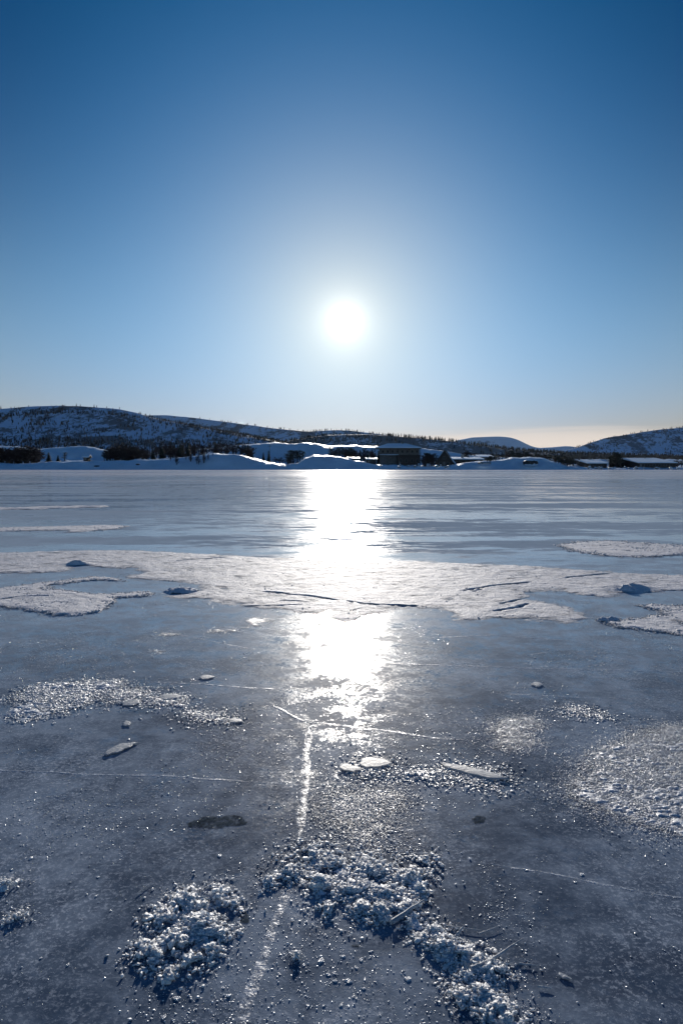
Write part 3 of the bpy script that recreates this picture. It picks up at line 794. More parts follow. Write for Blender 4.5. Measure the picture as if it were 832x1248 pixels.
def rock(px, ytop, ybot, wpx, D, label, seed, snow=.5, grp=None, name='boulder', k=3, mat=M_ROCK):
    X, Y, Zt = (float(v) for v in at(px, ytop, D)); Zb = float(at(px, ybot, D)[2]); W = wpx / F * D
    h = Zt - Zb
    bm = bmesh.new(); bmesh.ops.create_icosphere(bm, subdivisions=k, radius=1)
    V = np.array([v.co[:] for v in bm.verts]); Fc = [[v.index for v in f.verts] for f in bm.faces]; bm.free()
    d = .75 + .5 * fbm(V[:, 0] * 1.3 + seed * 7.1, V[:, 1] * 1.3 + V[:, 2] * 1.7, 4, seed)
    V = V * d[:, None] * np.array([W / 2, W / 2.4, h * .55]); V[:, 2] += h * .45
    t = mesh_obj(name, V, Fc, mat, loc=(X, Y, Zb)); tag(t, label, 'rock', grp)
    if snow:
        S = V.copy(); up = sstep(h * .62, h * .8, V[:, 2]); S[:, 2] += up * .22 * snow - .08; S[:, :2] *= .985
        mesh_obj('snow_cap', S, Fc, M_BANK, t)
    return t
rock(646, 560, 568, 18, 288, 'big black boulder set in the middle of the rounded snow dune', 3, .6)
rock(590, 562.5, 566.5, 16, 288, 'low dark boulder under a snow cap at the left foot of the snow dune', 5, .7)
rock(168, 565, 566.8, 5, 286, 'small dark stone poking from the left snow bank, the right one of two', 11, 0)
rock(118, 567.2, 568.8, 7, 284, 'small dark stone low on the left snow bank, the left one of two', 12, 0)
for i in range(34):
    px = random.choice([random.uniform(690, 842), random.uniform(700, 842), random.uniform(462, 560)])
    yb = random.uniform(570.6, 571.8) if px > 600 else random.uniform(567.5, 570)
    lab = 'snow capped stone at the waterline in front of the right hand cabins' if px > 600 else 'snow capped stone on the bank below the lodge'
    rock(px, yb - random.uniform(1.2, 2.6), yb + .6, random.uniform(2, 5), random.uniform(272, 280), lab, 20 + i, .9, 'stones below the cabins' if px > 600 else 'stones below the lodge', name='shore_stone', k=2)

# ------------------------------------------------------------ snow and frost lying on the ice
def zones_bbox(polys):
    P = np.concatenate([np.array(p) for p in polys]); return P[:, 0].min(), P[:, 0].max(), P[:, 1].min(), P[:, 1].max()

def snow_sheet(name, label, cat, poly_px, thick, res, mat, edge=.05, wob=.12, wsc=1.4, rough=.35, holes=(), grooves=(), lumps=(), crumbs=0, thresh=None, tsc=9., soft=.25, seed=0, ragged=.03, group=None, crumb_r=(.004, .014), kind=None, spread=.02):
    P = G(poly_px); x0, x1, y0, y1 = zones_bbox([P])
    m_ = .25
    xs = np.arange(x0 - m_, x1 + m_, res); ys = np.arange(y0 - m_, y1 + m_, res)
    X, Y = np.meshgrid(xs, ys, indexing='ij')
    # uneven natural outline
    wx = X + (fbm(X * wsc, Y * wsc, 5, seed) - .5) * 2 * wob + (fbm(X * 11, Y * 11, 3, seed + 9) - .5) * 2 * ragged
    wy = Y + (fbm(X * wsc + 50, Y * wsc, 5, seed + 1) - .5) * 2 * wob + (fbm(X * 11, Y * 11 + 40, 3, seed + 8) - .5) * 2 * ragged
    d = sdist(wx, wy, P)
    for h in holes: d = np.minimum(d, -sdist(wx, wy, G(h)))
    n1 = fbm(X * 2.2, Y * 2.2, 5, seed + 2); n2 = fbm(X * 9, Y * 9, 4, seed + 3); n3 = fbm(X * 34, Y * 34, 3, seed + 4)
    if thresh is None: d = d + edge * .42
    body = sstep(0, 1, d / edge - .9 * (n2 - .35) * np.exp(-np.clip(d, 0, 9) / (edge * 1.5)))
    z = thick * body * (1 - rough + rough * 2 * (.40 * n1 + .35 * n2 + .25 * n3))
    # stepped wind slabs: layers that break off at low scarps
    lay = fbm(X * .9 + 7, Y * 1.6, 5, seed + 6) * 5; fr = lay - np.floor(lay)
    z += thick * .30 * body * (sstep(.0, .06, fr) - fr)
    for g, gw, gd in grooves:
        gw *= .62; gd *= .6
        q = ldist(X + (n2 - .5) * .10, Y + (n3 - .5) * .05 + (n2 - .5) * .06, G(g))
        z -= gd * (1 - sstep(gw * .3, gw, q)) * body
        z += gd * .18 * np.exp(-((q - gw * 1.6) / gw) ** 2) * body
    for (lx, ly, lr, lh) in lumps:
        cx, cy = (float(v) for v in gnd(lx, ly)); q = np.hypot((X - cx) / 1.6, Y - cy) / lr
        z += lh * np.exp(-q ** 2) * (.5 + n2) * (d > -.02)
    if thresh is not None:
        tn = fbm(X * tsc, Y * tsc, 5, seed + 20, .6); tn2 = fbm(X * tsc * .22, Y * tsc * .22, 4, seed + 21)
        tt = .55 * tn + .45 * tn2 + np.clip(d, -.2, soft) / soft * .10
        k = sstep(thresh, thresh + .05, tt)
        z = z * k * (.62 + .75 * sstep(.38, .62, fbm(X * 38 + Y * 12, Y * 80, 4, seed + 30, .75)))
    z = z - .004
    top = z
    keep = top > -.0035
    fk = keep[:-1, :-1] | keep[1:, :-1] | keep[:-1, 1:] | keep[1:, 1:]
    fc = grid_faces(len(xs), len(ys))[fk.ravel()]
    jx = (fbm(X * 60, Y * 60, 2, 77) - .5) * res * .9
    V = np.stack([X + jx, Y - jx * .7, np.maximum(top, -.006)], -1).reshape(-1, 3)
    usedv = np.unique(fc); mp = np.full(len(V), -1); mp[usedv] = np.arange(len(usedv))
    V = V[usedv]; fc = mp[fc]
    if crumbs:
        r = np.random.default_rng(seed + 5)
        cand = V[(V[:, 2] > -.001) & (V[:, 2] < thick * .8)]
        if len(cand) < 50: cand = V
        if thresh is not None:
            dn = .6 * fbm(cand[:, 0] * 5, cand[:, 1] * 7, 5, seed + 61, .65) + .4 * fbm(cand[:, 0] * 22, cand[:, 1] * 22, 3, seed + 62)
            wgt = sstep(.44, .62, dn) ** 1.5 + .015; idx = r.choice(len(cand), crumbs, p=wgt / wgt.sum())
        else: idx = r.integers(0, len(cand), crumbs)
        c = cand[idx] + r.normal(0, 1, (crumbs, 3)) * spread * r.random((crumbs, 1)) ** 2 * 1.9 * np.array([1, 1, 0]); c[:, 2] = np.clip(c[:, 2], 0, None) * .8
        R = crumb_r[0] + (crumb_r[1] - crumb_r[0]) * r.random(crumbs) ** 3
        v2, f2 = chunks(c, R * (1.3 if thresh is not None else 1), seed, flat=.3 if thresh is not None else .6, tilt=.6 if thresh is not None else .6)
        fc = np.concatenate([fc, f2 + len(V)]); V = np.concatenate([V, v2])
    o = mesh_obj(name, V, fc, mat, smooth=thresh is None)
    return tag(o, label, cat, group, kind)

# little irregular blocks, as quads (a squashed cube with shuffled corners)
CUBE = np.array([[-1, -1, -1], [1, -1, -1], [1, 1, -1], [-1, 1, -1], [-1, -1, 1], [1, -1, 1], [1, 1, 1], [-1, 1, 1]], float)
CUBF = np.array([[0, 3, 2, 1], [4, 5, 6, 7], [0, 1, 5, 4], [1, 2, 6, 5], [2, 3, 7, 6], [3, 0, 4, 7]])
def chunks(c, R, seed=0, flat=.7, tilt=.6):
    r = np.random.default_rng(seed); n_ = len(c)
    S = R[:, None, None] * r.uniform(.45, 1.1, (n_, 8, 3)) * np.array([1, 1, flat])
    V = CUBE[None] * S * .75
    a = r.uniform(0, 6.28, n_); b = r.normal(0, tilt, n_)
    ca, sa, cb, sb = np.cos(a), np.sin(a), np.cos(b), np.sin(b)
    x, y, z = V[..., 0], V[..., 1], V[..., 2]
    y, z = y * cb[:, None] - z * sb[:, None], y * sb[:, None] + z * cb[:, None]
    x, y = x * ca[:, None] - y * sa[:, None], x * sa[:, None] + y * ca[:, None]
    V = np.stack([x, y, z], -1) + c[:, None, :] + np.array([0, 0, 1]) * (R * .25)[:, None, None]
    return V.reshape(-1, 3), (np.arange(n_)[:, None, None] * 8 + CUBF[None]).reshape(-1, 4)

A_POLY = [(-70, 671), (0, 673), (60, 671.5), (120, 670.5), (180, 671), (230, 674), (300, 677), (370, 681), (440, 682), (520, 685), (600, 687), (660, 690), (720, 695), (780, 699), (832, 701), (910, 705),
          (910, 717), (832, 721), (800, 722.5), (770, 724), (735, 727), (700, 725), (668, 719), (650, 722), (648, 728), (675, 733), (700, 741), (719, 750), (716, 756), (690, 758.5), (640, 755), (600, 753), (560, 755), (541, 753),
          (546, 746), (520, 742), (480, 740), (470, 746), (452, 752), (430, 757), (405, 760), (392, 752), (376, 748), (340, 742), (294, 741), (258, 735), (250, 731), (200, 729), (197, 726), (222, 722), (243, 716), (235, 712), (208, 710), (165, 707), (155, 703), (172, 697), (170, 692.5), (135, 693), (100, 690.5), (88, 690), (90, 696), (45, 700), (5, 700), (-70, 703)]
snow_sheet('snow_patch', 'huge thin sheet of crusted snow stretching right across the ice below the sun', 'snow patch', A_POLY, .014, .022, M_PATCH, edge=.34, wob=.12, seed=3, rough=.55, ragged=.06, crumbs=2000, crumb_r=(.003, .012),
    grooves=[([(325, 722), (345, 724.5), (380, 728), (410, 733), (450, 738), (505, 739.5)], .05, .045), ([(345, 733), (370, 734), (400, 737)], .035, .03), ([(294, 740), (330, 739), (365, 738.5)], .03, .03), ([(565, 721), (600, 715), (645, 711)], .05, .03), ([(604, 746), (632, 741.5), (643, 737)], .05, .035),
             ([(570, 718), (577, 722.5), (590, 718)], .03, .03), ([(425, 746), (440, 742.5)], .03, .02), ([(640, 722), (646, 728), (628, 733), (612, 737)], .04, .03), ([(220, 684), (262, 681), (275, 680)], .06, .03), ([(690, 705), (740, 700)], .06, .02)],
    lumps=[(763, 718, .16, .05), (95, 688, .09, .05)])
snow_sheet('snow_patch', 'rounded snow crust lobe at the left edge with a scooped bay of bare ice behind', 'snow patch',
    [(-70, 721), (0, 717), (40, 712), (80, 707), (110, 703.5), (140, 704), (158, 708), (120, 707.5), (95, 710), (60, 715), (70, 719), (100, 722), (140, 723.5), (175, 721), (192, 723), (180, 727), (143, 729), (140, 738), (125, 746), (100, 750), (60, 751.5), (40, 745), (0, 740), (-70, 737)],
    .018, .020, M_PATCH, edge=.16, wob=.07, seed=13, rough=.6, ragged=.05, crumbs=2200, crumb_r=(.004, .016), grooves=[([(0, 732), (30, 728), (60, 728)], .05, .02)])
snow_sheet('snow_patch', 'long lens of crusted snow lying farther out at the right', 'snow patch',
    [(676, 665), (700, 660.5), (740, 659), (790, 662), (850, 666), (910, 667), (910, 673), (832, 677), (790, 679), (750, 679), (720, 676), (690, 670)], .018, .032, M_PATCH, edge=.35, wob=.18, seed=23, rough=.6, ragged=.08, crumbs=2000, crumb_r=(.006, .022))
snow_sheet('snow_patch', 'crusted snow tongue at the right edge just below the big sheet', 'snow patch',
    [(722, 752), (740, 757), (762, 755), (800, 749), (803, 745), (775, 738), (800, 736), (832, 738), (910, 740), (910, 790), (832, 776), (790, 770), (750, 766), (733, 761)], .015, .018, M_PATCH, edge=.18, wob=.08, seed=33, rough=.6, ragged=.06, crumbs=3000, crumb_r=(.004, .015))
snow_sheet('snow_patch', 'narrow pale strip of snow far out at the left edge', 'snow patch',
    [(-80, 642), (0, 643), (60, 641.5), (120, 640), (162, 641), (140, 645), (82, 649.5), (76, 647), (0, 648), (-80, 648)], .016, .05, M_PATCH, edge=.25, wob=.25, seed=43, crumbs=600, crumb_r=(.008, .025))
snow_sheet('snow_patch', 'thin far streak of snow at left, the most distant one', 'snow patch',
    [(-80, 620), (0, 619), (60, 617.5), (150, 616), (150, 618), (70, 620), (0, 622), (-80, 623)], .03, .12, M_PATCH, edge=.3, wob=.5, seed=47, thresh=.44, tsc=.8, soft=.6)

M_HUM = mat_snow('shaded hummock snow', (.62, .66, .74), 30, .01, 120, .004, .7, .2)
# hummocks on the big sheet
def hummock(label, cx, cy, w_, d_, h_, seed, mat=None, yaw=0.):
    X0, Y0 = (float(v) for v in gnd(cx, cy)); res = w_ / 46
    xs = np.arange(-w_ / 2, w_ / 2 + res, res); ys = np.arange(-d_ / 2, d_ / 2 + res, res)
    X, Y = np.meshgrid(xs, ys, indexing='ij')
    q = np.hypot(X / (w_ / 2), Y / (d_ / 2)) + (fbm(X * 6 / w_, Y * 6 / w_, 4, seed) - .5) * .6
    rz_ = .55 + .9 * fbm(X * 10 / w_, Y * 10 / w_, 5, seed + 2)
    z = h_ * np.clip(1 - q ** 2, -.3, 1) * rz_ + .01
    V = np.stack([X, Y, z], -1).reshape(-1, 3)
    k = (z > -.01); fk = (k[:-1, :-1] & k[1:, 1:]).ravel()
    o = mesh_obj('snow_hummock', V, grid_faces(len(xs), len(ys))[fk], mat or M_HUM, loc=(X0, Y0, .0)); o.rotation_euler.z = yaw
    tag(o, label, 'snow heap')
hummock('small peaked snow hummock in blue shade on the big crusted sheet at right', 764, 720, .27, .16, .055, 3)
hummock('broken snow hummock in blue shade at the left notch of the big sheet', 221, 721, .40, .30, .04, 5)
hummock('tiny snow lump on the right tongue of the big sheet, left of two', 734, 756.5, .12, .10, .02, 7)
hummock('tiny snow lump on the right tongue of the big sheet, right of two', 746, 756, .13, .10, .024, 8)

# crusts of frost nearer the camera: built of thin ragged flakes
FROST = [
 ('ragged glittering frost crust sprawling in from the right edge', [(655, 946), (680, 920), (715, 898), (762, 884), (800, 880), (920, 885), (920, 1085), (832, 1035), (800, 1018), (762, 1006), (722, 990), (682, 970)], .011, .008, .40, 5, 34000, 10),
 ('patch of broken frost flakes at the left, nearest the left edge', [(-20, 876), (5, 856), (40, 830), (100, 824), (150, 822), (160, 836), (140, 850), (110, 868), (60, 880), (10, 890)], .014, .010, .42, 15, 6500, 8),
 ('trail of broken frost flakes running down right from the left patch', [(130, 836), (190, 842), (235, 850), (270, 866), (296, 880), (270, 884), (225, 876), (180, 862), (140, 858)], .014, .011, .42, 25, 3600, 8),
 ('scatter of frost grains on the ice left of the glitter path', [(150, 775), (220, 764), (300, 752), (340, 748), (330, 762), (270, 778), (200, 800), (160, 800)], .008, .014, .52, 35, 2600, 8),
 ('frost crust around the lifted ice slabs in the middle', [(408, 925), (440, 915), (500, 920), (560, 935), (620, 950), (668, 955), (660, 968), (600, 962), (540, 958), (470, 952), (415, 948)], .010, .009, .45, 45, 4200, 9),
 ('loose frost grains on the glitter path below the ice slabs', [(380, 955), (450, 950), (520, 962), (540, 985), (510, 1020), (440, 1035), (380, 1030), (365, 990)], .006, .009, .52, 55, 5200, 10),
 ('faint frost patch between the glitter path and the right crust', [(560, 900), (620, 870), (670, 866), (690, 884), (650, 915), (600, 930), (560, 925)], .008, .010, .49, 65, 3600, 9),
 ('thin crumbly frost strip at the right, well above the big crust', [(694, 870), (715, 869), (745, 874), (760, 880), (735, 881), (705, 878)], .010, .009, .44, 75, 900, 9),
]
for lab, poly, th, res, thr, sd_, nc, tsc in FROST:
    snow_sheet('frost_crust', lab, 'frost', poly, th * .6, res, M_FROST, edge=.14, wob=.16, wsc=2.5, rough=.8, crumbs=int(nc * (6.5 if 'glitter' in lab or 'grains' in lab else 4.4)), thresh=thr + .03, tsc=tsc, soft=.30, seed=sd_, crumb_r=(.0007, .0036) if 'glitter' in lab or 'grains' in lab else (.0008, .0050) if 'sprawling' in lab else (.0010, .0068), spread=.06)

# ------------------------------------------------------------ crumbly snow heaps in the foreground
def heap(label, blobs, ncr, seed, hmax=.05, rmax=.020, name='snow_heap'):
    """blobs: (photo x, photo y, radius m, height m): a rough core plus hundreds of crumbs piled over it"""
    r = np.random.default_rng(seed)
    B = [(*map(float, gnd(x, y)), R, h) for x, y, R, h in blobs]
    cx = np.mean([b[0] for b in B]); cy = np.mean([b[1] for b in B])
    x0 = min(b[0] - b[2] * 1.6 for b in B); x1 = max(b[0] + b[2] * 1.6 for b in B); y0 = min(b[1] - b[2] * 1.6 for b in B); y1 = max(b[1] + b[2] * 1.6 for b in B)
    def H(x, y):
        h = np.zeros_like(x)
        for bx, by, R, hh in B:
            q = np.hypot(x - bx, y - by) / R
            h = np.maximum(h, hh * .36 * np.exp(-(q * 1.15) ** 2.4))
        return h
    res = .0042
    xs = np.arange(x0, x1, res); ys = np.arange(y0, y1, res); X, Y = np.meshgrid(xs, ys, indexing='ij')
    h = H(X, Y)
    cell = fbm(X * 30, Y * 30, 5, seed, .7); big = fbm(X * 7, Y * 7, 3, seed + 1)
    bil = 1 - np.abs(2 * fbm(X * 30, Y * 30, 3, seed + 2) - 1)
    z = h * (sstep(.49, .63, .62 * cell + .38 * big) * 1.0) * (.55 + .6 * bil) - .004
    keep = z > -.002; fk = (keep[:-1, :-1] | keep[1:, :-1] | keep[:-1, 1:] | keep[1:, 1:]).ravel()
    fc = grid_faces(len(xs), len(ys))[fk]; V = np.stack([X - cx, Y - cy, z], -1).reshape(-1, 3)
    uv = np.unique(fc); mp = np.full(len(V), -1); mp[uv] = np.arange(len(uv)); V = V[uv]; fc = mp[fc]
    # crumbs
    ncr0 = ncr; ncr = int(ncr * 2.4)
    bi = r.choice(len(B), ncr, p=np.array([b[2] ** 2 * (b[3] + .01) for b in B]) / sum(b[2] ** 2 * (b[3] + .01) for b in B))
    Ba = np.array(B)[bi]
    rad = Ba[:, 2] * np.abs(r.normal(0, .95, ncr)); a = r.uniform(0, 6.28, ncr)
    px_ = Ba[:, 0] + np.cos(a) * rad; py_ = Ba[:, 1] + np.sin(a) * rad
    dn = .5 * fbm(px_ * 14, py_ * 14, 4, seed + 71) + .5 * fbm(px_ * 45, py_ * 45, 3, seed + 72)
    okc = r.random(ncr) < sstep(.40, .62, dn) * .95 + .02
    Ba, rad, px_, py_ = Ba[okc], rad[okc], px_[okc], py_[okc]; ncr = len(px_)
    R = .0010 + rmax * .50 * r.random(ncr) ** 8
    inner = np.exp(-(rad / Ba[:, 2]) ** 2); R *= .55 + .6 * inner
    cz = H(px_, py_) * r.uniform(.05, 1.05, ncr) + R * .1
    v2, f2 = chunks(np.stack([px_ - cx, py_ - cy, cz], 1), R * 1.35, seed + 3, flat=.30, tilt=1.1)
    fc = np.concatenate([fc, f2 + len(V)]); V = np.concatenate([V, v2])
    o = mesh_obj(name, V, fc, M_CLUMP, loc=(cx, cy, 0))
    return tag(o, label, 'snow heap')

def _ballq():
    """a cube subdivided once and rounded: 26 verts, 24 quads"""
    bm = bmesh.new(); bmesh.ops.create_cube(bm, size=2); bmesh.ops.subdivide_edges(bm, edges=bm.edges[:], cuts=1, use_grid_fill=True)
    V = np.array([v.co.normalized()[:] for v in bm.verts]); Fq = np.array([[v.index for v in f.verts] for f in bm.faces]); bm.free(); return V, Fq
BV, BF = _ballq()
def lumps_mesh(c, R, seed):
    r = np.random.default_rng(seed); n_ = len(c)
    S = R[:, None, None] * r.uniform(.55, 1.25, (n_, len(BV), 1)) * r.uniform(.65, 1.2, (n_, 1, 3))
    V = BV[None] * S + c[:, None, :]
    return V.reshape(-1, 3), (np.arange(n_)[:, None, None] * len(BV) + BF[None]).reshape(-1, 4)

heap('lumpy heap of crumbly snow at lower left, casting blue shadows beside a dark hole',
     [(232, 1102, .085, .055), (262, 1092, .06, .045), (205, 1118, .07, .035), (240, 1130, .08, .06), (215, 1150, .085, .045), (190, 1165, .07, .03), (232, 1175, .06, .035), (262, 1140, .06, .04), (285, 1102, .04, .02), (255, 1160, .04, .035), (175, 1152, .04, .015), (205, 1190, .04, .02)], 15000, 3)
heap('wide field of crumbled snow lumps in the centre foreground',
     [(388, 1078, .06, .055), (350, 1062, .07, .025), (415, 1055, .12, .02), (455, 1062, .11, .03), (430, 1085, .10, .035), (470, 1092, .09, .045), (500, 1070, .08, .035), (512, 1085, .05, .03), (440, 1108, .05, .03), (465, 1112, .06, .045), (402, 1108, .06, .02), (380, 1042, .10, .012), (330, 1075, .04, .015), (495, 1108, .06, .03), (520, 1050, .06, .012)], 38000, 13, rmax=.017)
heap('curved ridge of snow crumbs running down to the frame bottom right of centre',
     [(505, 1125, .05, .03), (530, 1138, .04, .03), (542, 1155, .06, .055), (565, 1165, .05, .045), (580, 1172, .06, .035), (595, 1185, .06, .04), (570, 1190, .04, .02), (588, 1212, .05, .03), (605, 1232, .06, .03), (560, 1215, .05, .012), (620, 1245, .05, .03), (515, 1145, .04, .02)], 19000, 23, rmax=.016)
heap('small spiky snow clump near the left edge of the foreground', [(22, 1118, .045, .030), (12, 1124, .03, .02)], 320, 33, rmax=.012)
heap('small snow clump cut by the left edge of the frame', [(7, 1078, .055, .034)], 300, 46, rmax=.012)
heap('lone icy snow lump standing in the middle of the lower foreground', [(361, 1166, .026, .040)], 160, 53, rmax=.010)
heap('low broken snow rubble at the very left of the frost trail', [(180, 852, .10, .015), (205, 856, .08, .012)], 260, 63, rmax=.012)

# ------------------------------------------------------------ ice chips, slabs, needles
def plate(label, px_pts, th, lift=0., tiltx=0., name='ice_slab', cat='ice slab', group=None, mat=None, seed=0, dome=.3):
    P = np.array(G(px_pts)); c = P.mean(0); Q = P - c
    # denser outline with small nicks
    pts = []
    r = random.Random(seed)
    for i in range(len(Q)):
        a, b = Q[i], Q[(i + 1) % len(Q)]
        for k in range(3):
            p = a + (b - a) * k / 3; nn = np.array([-(b - a)[1], (b - a)[0]]); nn = nn / (np.linalg.norm(nn) + 1e-9)
            pts.append(p + nn * r.uniform(-1, 1) * .0065)
    n_ = len(pts); V = []; Fc = []
    th = th * .36; lift = lift * .4; tiltx = tiltx * .4
    rings = [(1., 0), (1.02, .55), (.93, 1.), (.6, 1 + dome * .7), (.25, 1 + dome)]
    for s_, zz in rings:
        for p in pts: V.append((p[0] * s_, p[1] * s_, zz * th + r.uniform(-.06, .06) * th))
    for j in range(len(rings) - 1):
        for i in range(n_): Fc.append((j * n_ + i, j * n_ + (i + 1) % n_, (j + 1) * n_ + (i + 1) % n_, (j + 1) * n_ + i))
    Fc.append(tuple(range(n_))[::-1]); Fc.append(tuple((len(rings) - 1) * n_ + i for i in range(n_)))
    o = mesh_obj(name, V, Fc, mat or M_CHIP, loc=(c[0], c[1], .002 + lift)); o.rotation_euler = (tiltx, 0, 0)
    return tag(o, label, cat, group)
plate('leaf shaped slab of pale ice lying alone at the left, below the frost trail', [(127, 921), (134, 914), (146, 908), (160, 906), (168, 906.5), (158, 912), (142, 919), (132, 922)], .014, .006, -.03, seed=1)
plate('long tapering blade of clear ice pointing right, by the frost crust', [(536, 931), (545, 932), (570, 937), (600, 944), (621, 952), (600, 951), (570, 945), (545, 938)], .022, .004, -.05, seed=2)
plate('flat pale ice slab in the centre, left of two lying together', [(414, 935), (420, 932), (432, 935), (443, 939), (430, 942), (416, 940)], .012, .008, -.04, seed=3)
plate('rounded glassy ice slab in the centre, right of two lying together', [(440, 926), (452, 924), (470, 928), (477, 933), (460, 938), (446, 938), (438, 933)], .016, .010, -.05, seed=4)
plate('small flat ice flake far left of the glitter path, the topmost loose one', [(243, 827), (248, 824), (256, 824), (261, 826), (254, 828.5), (246, 829)], .014, .004, 0, seed=5)
plate('pale ice flake embedded in the frost trail at left', [(148, 857), (156, 853), (168, 854), (171, 858), (160, 861), (150, 861)], .012, .004, 0, seed=6)
plate('small ice flake just below the frost trail, left of the leaf shaped slab top', [(149, 883), (154, 879), (160, 881), (159, 886), (152, 886)], .012, .003, 0, seed=7)
plate('ice flake at the right tip of the frost trail', [(277, 879), (284, 876), (295, 878), (296, 881), (283, 882)], .014, .003, 0, seed=8)
plate('flat raised ice flake with shaded edge in the frost trail', [(193, 851), (200, 847), (214, 847), (226, 850), (214, 853), (198, 854)], .018, .004, -.03, seed=9)
plate('thin dark edged ice sliver right of the glitter path, alone on clear ice', [(646, 835), (652, 832), (658, 833), (662, 836), (654, 838)], .014, .003, 0, seed=10)
plate('slim ice flake near the bottom right, pointing down right', [(679, 1189), (684, 1188), (693, 1192), (696, 1195), (689, 1195)], .008, .002, 0, seed=11)

def needle(label, a, b, w_, za, zb, seed, group='ice needles sticking out of the snow'):
    r = random.Random(seed); A = Vector((*map(float, gnd(*a)), za)); B = Vector((*map(float, gnd(*b)), zb))
    m_ = MB(); k = 7; V = []; d = (B - A).normalized(); u = d.orthogonal().normalized(); w2 = d.cross(u); n_ = 9
    for i in range(n_):
        t = i / (n_ - 1); p = A.lerp(B, t) + Vector((r.uniform(-1, 1), r.uniform(-1, 1), r.uniform(-1, 1))) * w_ * .12
        rr = w_ * (1 - .6 * t) * r.uniform(.85, 1.15) if i < n_ - 1 else w_ * .15
        for j in range(k):
            an = 2 * math.pi * j / k; V.append(p + (u * math.cos(an) * 1.0 + w2 * math.sin(an) * .6) * rr)
    Fc = [[i * k + j, i * k + (j + 1) % k, (i + 1) * k + (j + 1) % k, (i + 1) * k + j] for i in range(n_ - 1) for j in range(k)] + [list(range(k))[::-1], [(n_ - 1) * k + j for j in range(k)]]
    o = mesh_obj('ice_needle', V, Fc, M_CHIP); tag(o, label, 'ice needle')
needle('thick ice stick leaning out of the centre snow field, the upper and stoutest one', (478, 1128), (517, 1103), .009, .012, .02, 1)
needle('short ice stick at the top of the curved crumb ridge', (553, 1148), (565, 1139), .006, .012, .03, 2)
needle('stout ice stick lying in the curved crumb ridge below the long thin one', (574, 1186), (603, 1176), .008, .014, .02, 3)
needle('long thin ice stick pointing up right from the curved crumb ridge', (596, 1176), (637, 1149), .0045, .012, .016, 4)
needle('very thin ice splinter lying lower right in the curved crumb ridge', (565, 1180), (578, 1200), .0035, .02, .01, 5)
needle('fine ice splinter on bare ice right of the snow field', (540, 1130), (588, 1136), .0022, .006, .006, 6)
needle('fine ice splinter on bare ice, upper right of the long thin stick', (583, 1140), (610, 1130), .0022, .006, .006, 7)
needle('thin ice splinter at lower right, lying level', (632, 1176), (652, 1178), .003, .005, .005, 8)
needle('thin ice splinter at lower right below the level one', (655, 1204), (672, 1206), .003, .005, .005, 9)
needle('thin ice splinter on clear ice left of the hollow', (168, 1090), (186, 1076), .0022, .005, .006, 10)

# pebble sized bits of ice: separate things that look alike
r = random.Random(9)
BITP = []
for i in range(5):
    k_ = 7 + i; rr_ = random.Random(i + 40); V = []
    an = sorted(2 * math.pi * (j + rr_.uniform(-.38, .38)) / k_ for j in range(k_)); ra = [rr_.uniform(.6, 1.1) for _ in an]
    for zz, q in ((-.1, 1.), (.08, .96), (.14, .72)):
        V += [(math.cos(a_) * r__ * q, math.sin(a_) * r__ * q * .7, zz * rr_.uniform(.6, 1.4)) for a_, r__ in zip(an, ra)]
    V.append((.05, -.03, .17)); V = np.array(V)
    Fc = [[l_ * k_ + j, l_ * k_ + (j + 1) % k_, (l_ + 1) * k_ + (j + 1) % k_, (l_ + 1) * k_ + j] for l_ in range(2) for j in range(k_)] + [[2 * k_ + j, 2 * k_ + (j + 1) % k_, 3 * k_] for j in range(k_)] + [list(range(k_))[::-1]]
    me = bpy.data.meshes.new('ice_bit'); me.from_pydata([tuple(v) for v in V], [], Fc); me.materials.append(M_GRAIN); BITP.append(me)
def bit(px, py, s, label, group, sx=1.):
    o = bpy.data.objects.new('ice_bit', r.choice(BITP)); col.objects.link(o)
    X, Y = (float(v) for v in gnd(px, py)); o.location = (X, Y, .001); o.scale = (s * .8, s * .8, s * .8); o.rotation_euler.z = r.uniform(0, 6.28)
    tag(o, label, 'ice chip', group)
for px, py, s in ((391, 1171, .018), (370, 1176, .011), (400, 1188, .013), (408, 1196, .011), (424, 1196, .018), (430, 1215, .008), (416, 1225, .010), (418, 1166, .012), (440, 1170, .012), (452, 1160, .010), (443, 1205, .009), (395, 1226, .008), (434, 1180, .009), (497, 1193, .018), (520, 1182, .010), (540, 1188, .011)):
    bit(px, py, s, 'white ice chip on dark ice below the centre snow field', 'ice chips below the snow field')
for px, py, s in ((216, 1217, .018), (272, 1204, .009), (407, 1186, .012), (375, 1226, .010), (230, 1234, .007), (200, 1240, .013), (340, 1187, .009)):
    bit(px, py, s, 'white ice chip on dark ice below the lower left snow heap', 'ice chips below the left heap')
for px, py, s in ((488, 1089, .008), (658, 1088, .010), (708, 1066, .016), (650, 1120, .008), (700, 1075, .010), (768, 1166, .006), (743, 1184, .005), (655, 1234, .008), (640, 1060, .012)):
    if px > 600: bit(px, py, s, 'small ice chip on the open dark ice of the right foreground', 'ice chips in the right foreground')
for px, py, s in ((268, 1043, .016), (120, 1069, .010), (118, 1092, .010), (135, 1110, .008), (50, 1168, .008), (83, 1176, .010), (38, 1046, .014), (236, 1062, .010), (15, 1060, .012)):
    bit(px, py, s, 'small ice chip on the open dark ice of the left foreground', 'ice chips in the left foreground')
for px, py, s in ((462, 965, .022), (476, 972, .018), (447, 1000, .012), (508, 1000, .012), (420, 985, .012)):
    bit(px, py, s, 'small rounded ice lump on the glitter path below the two slabs', 'ice lumps on the glitter path')

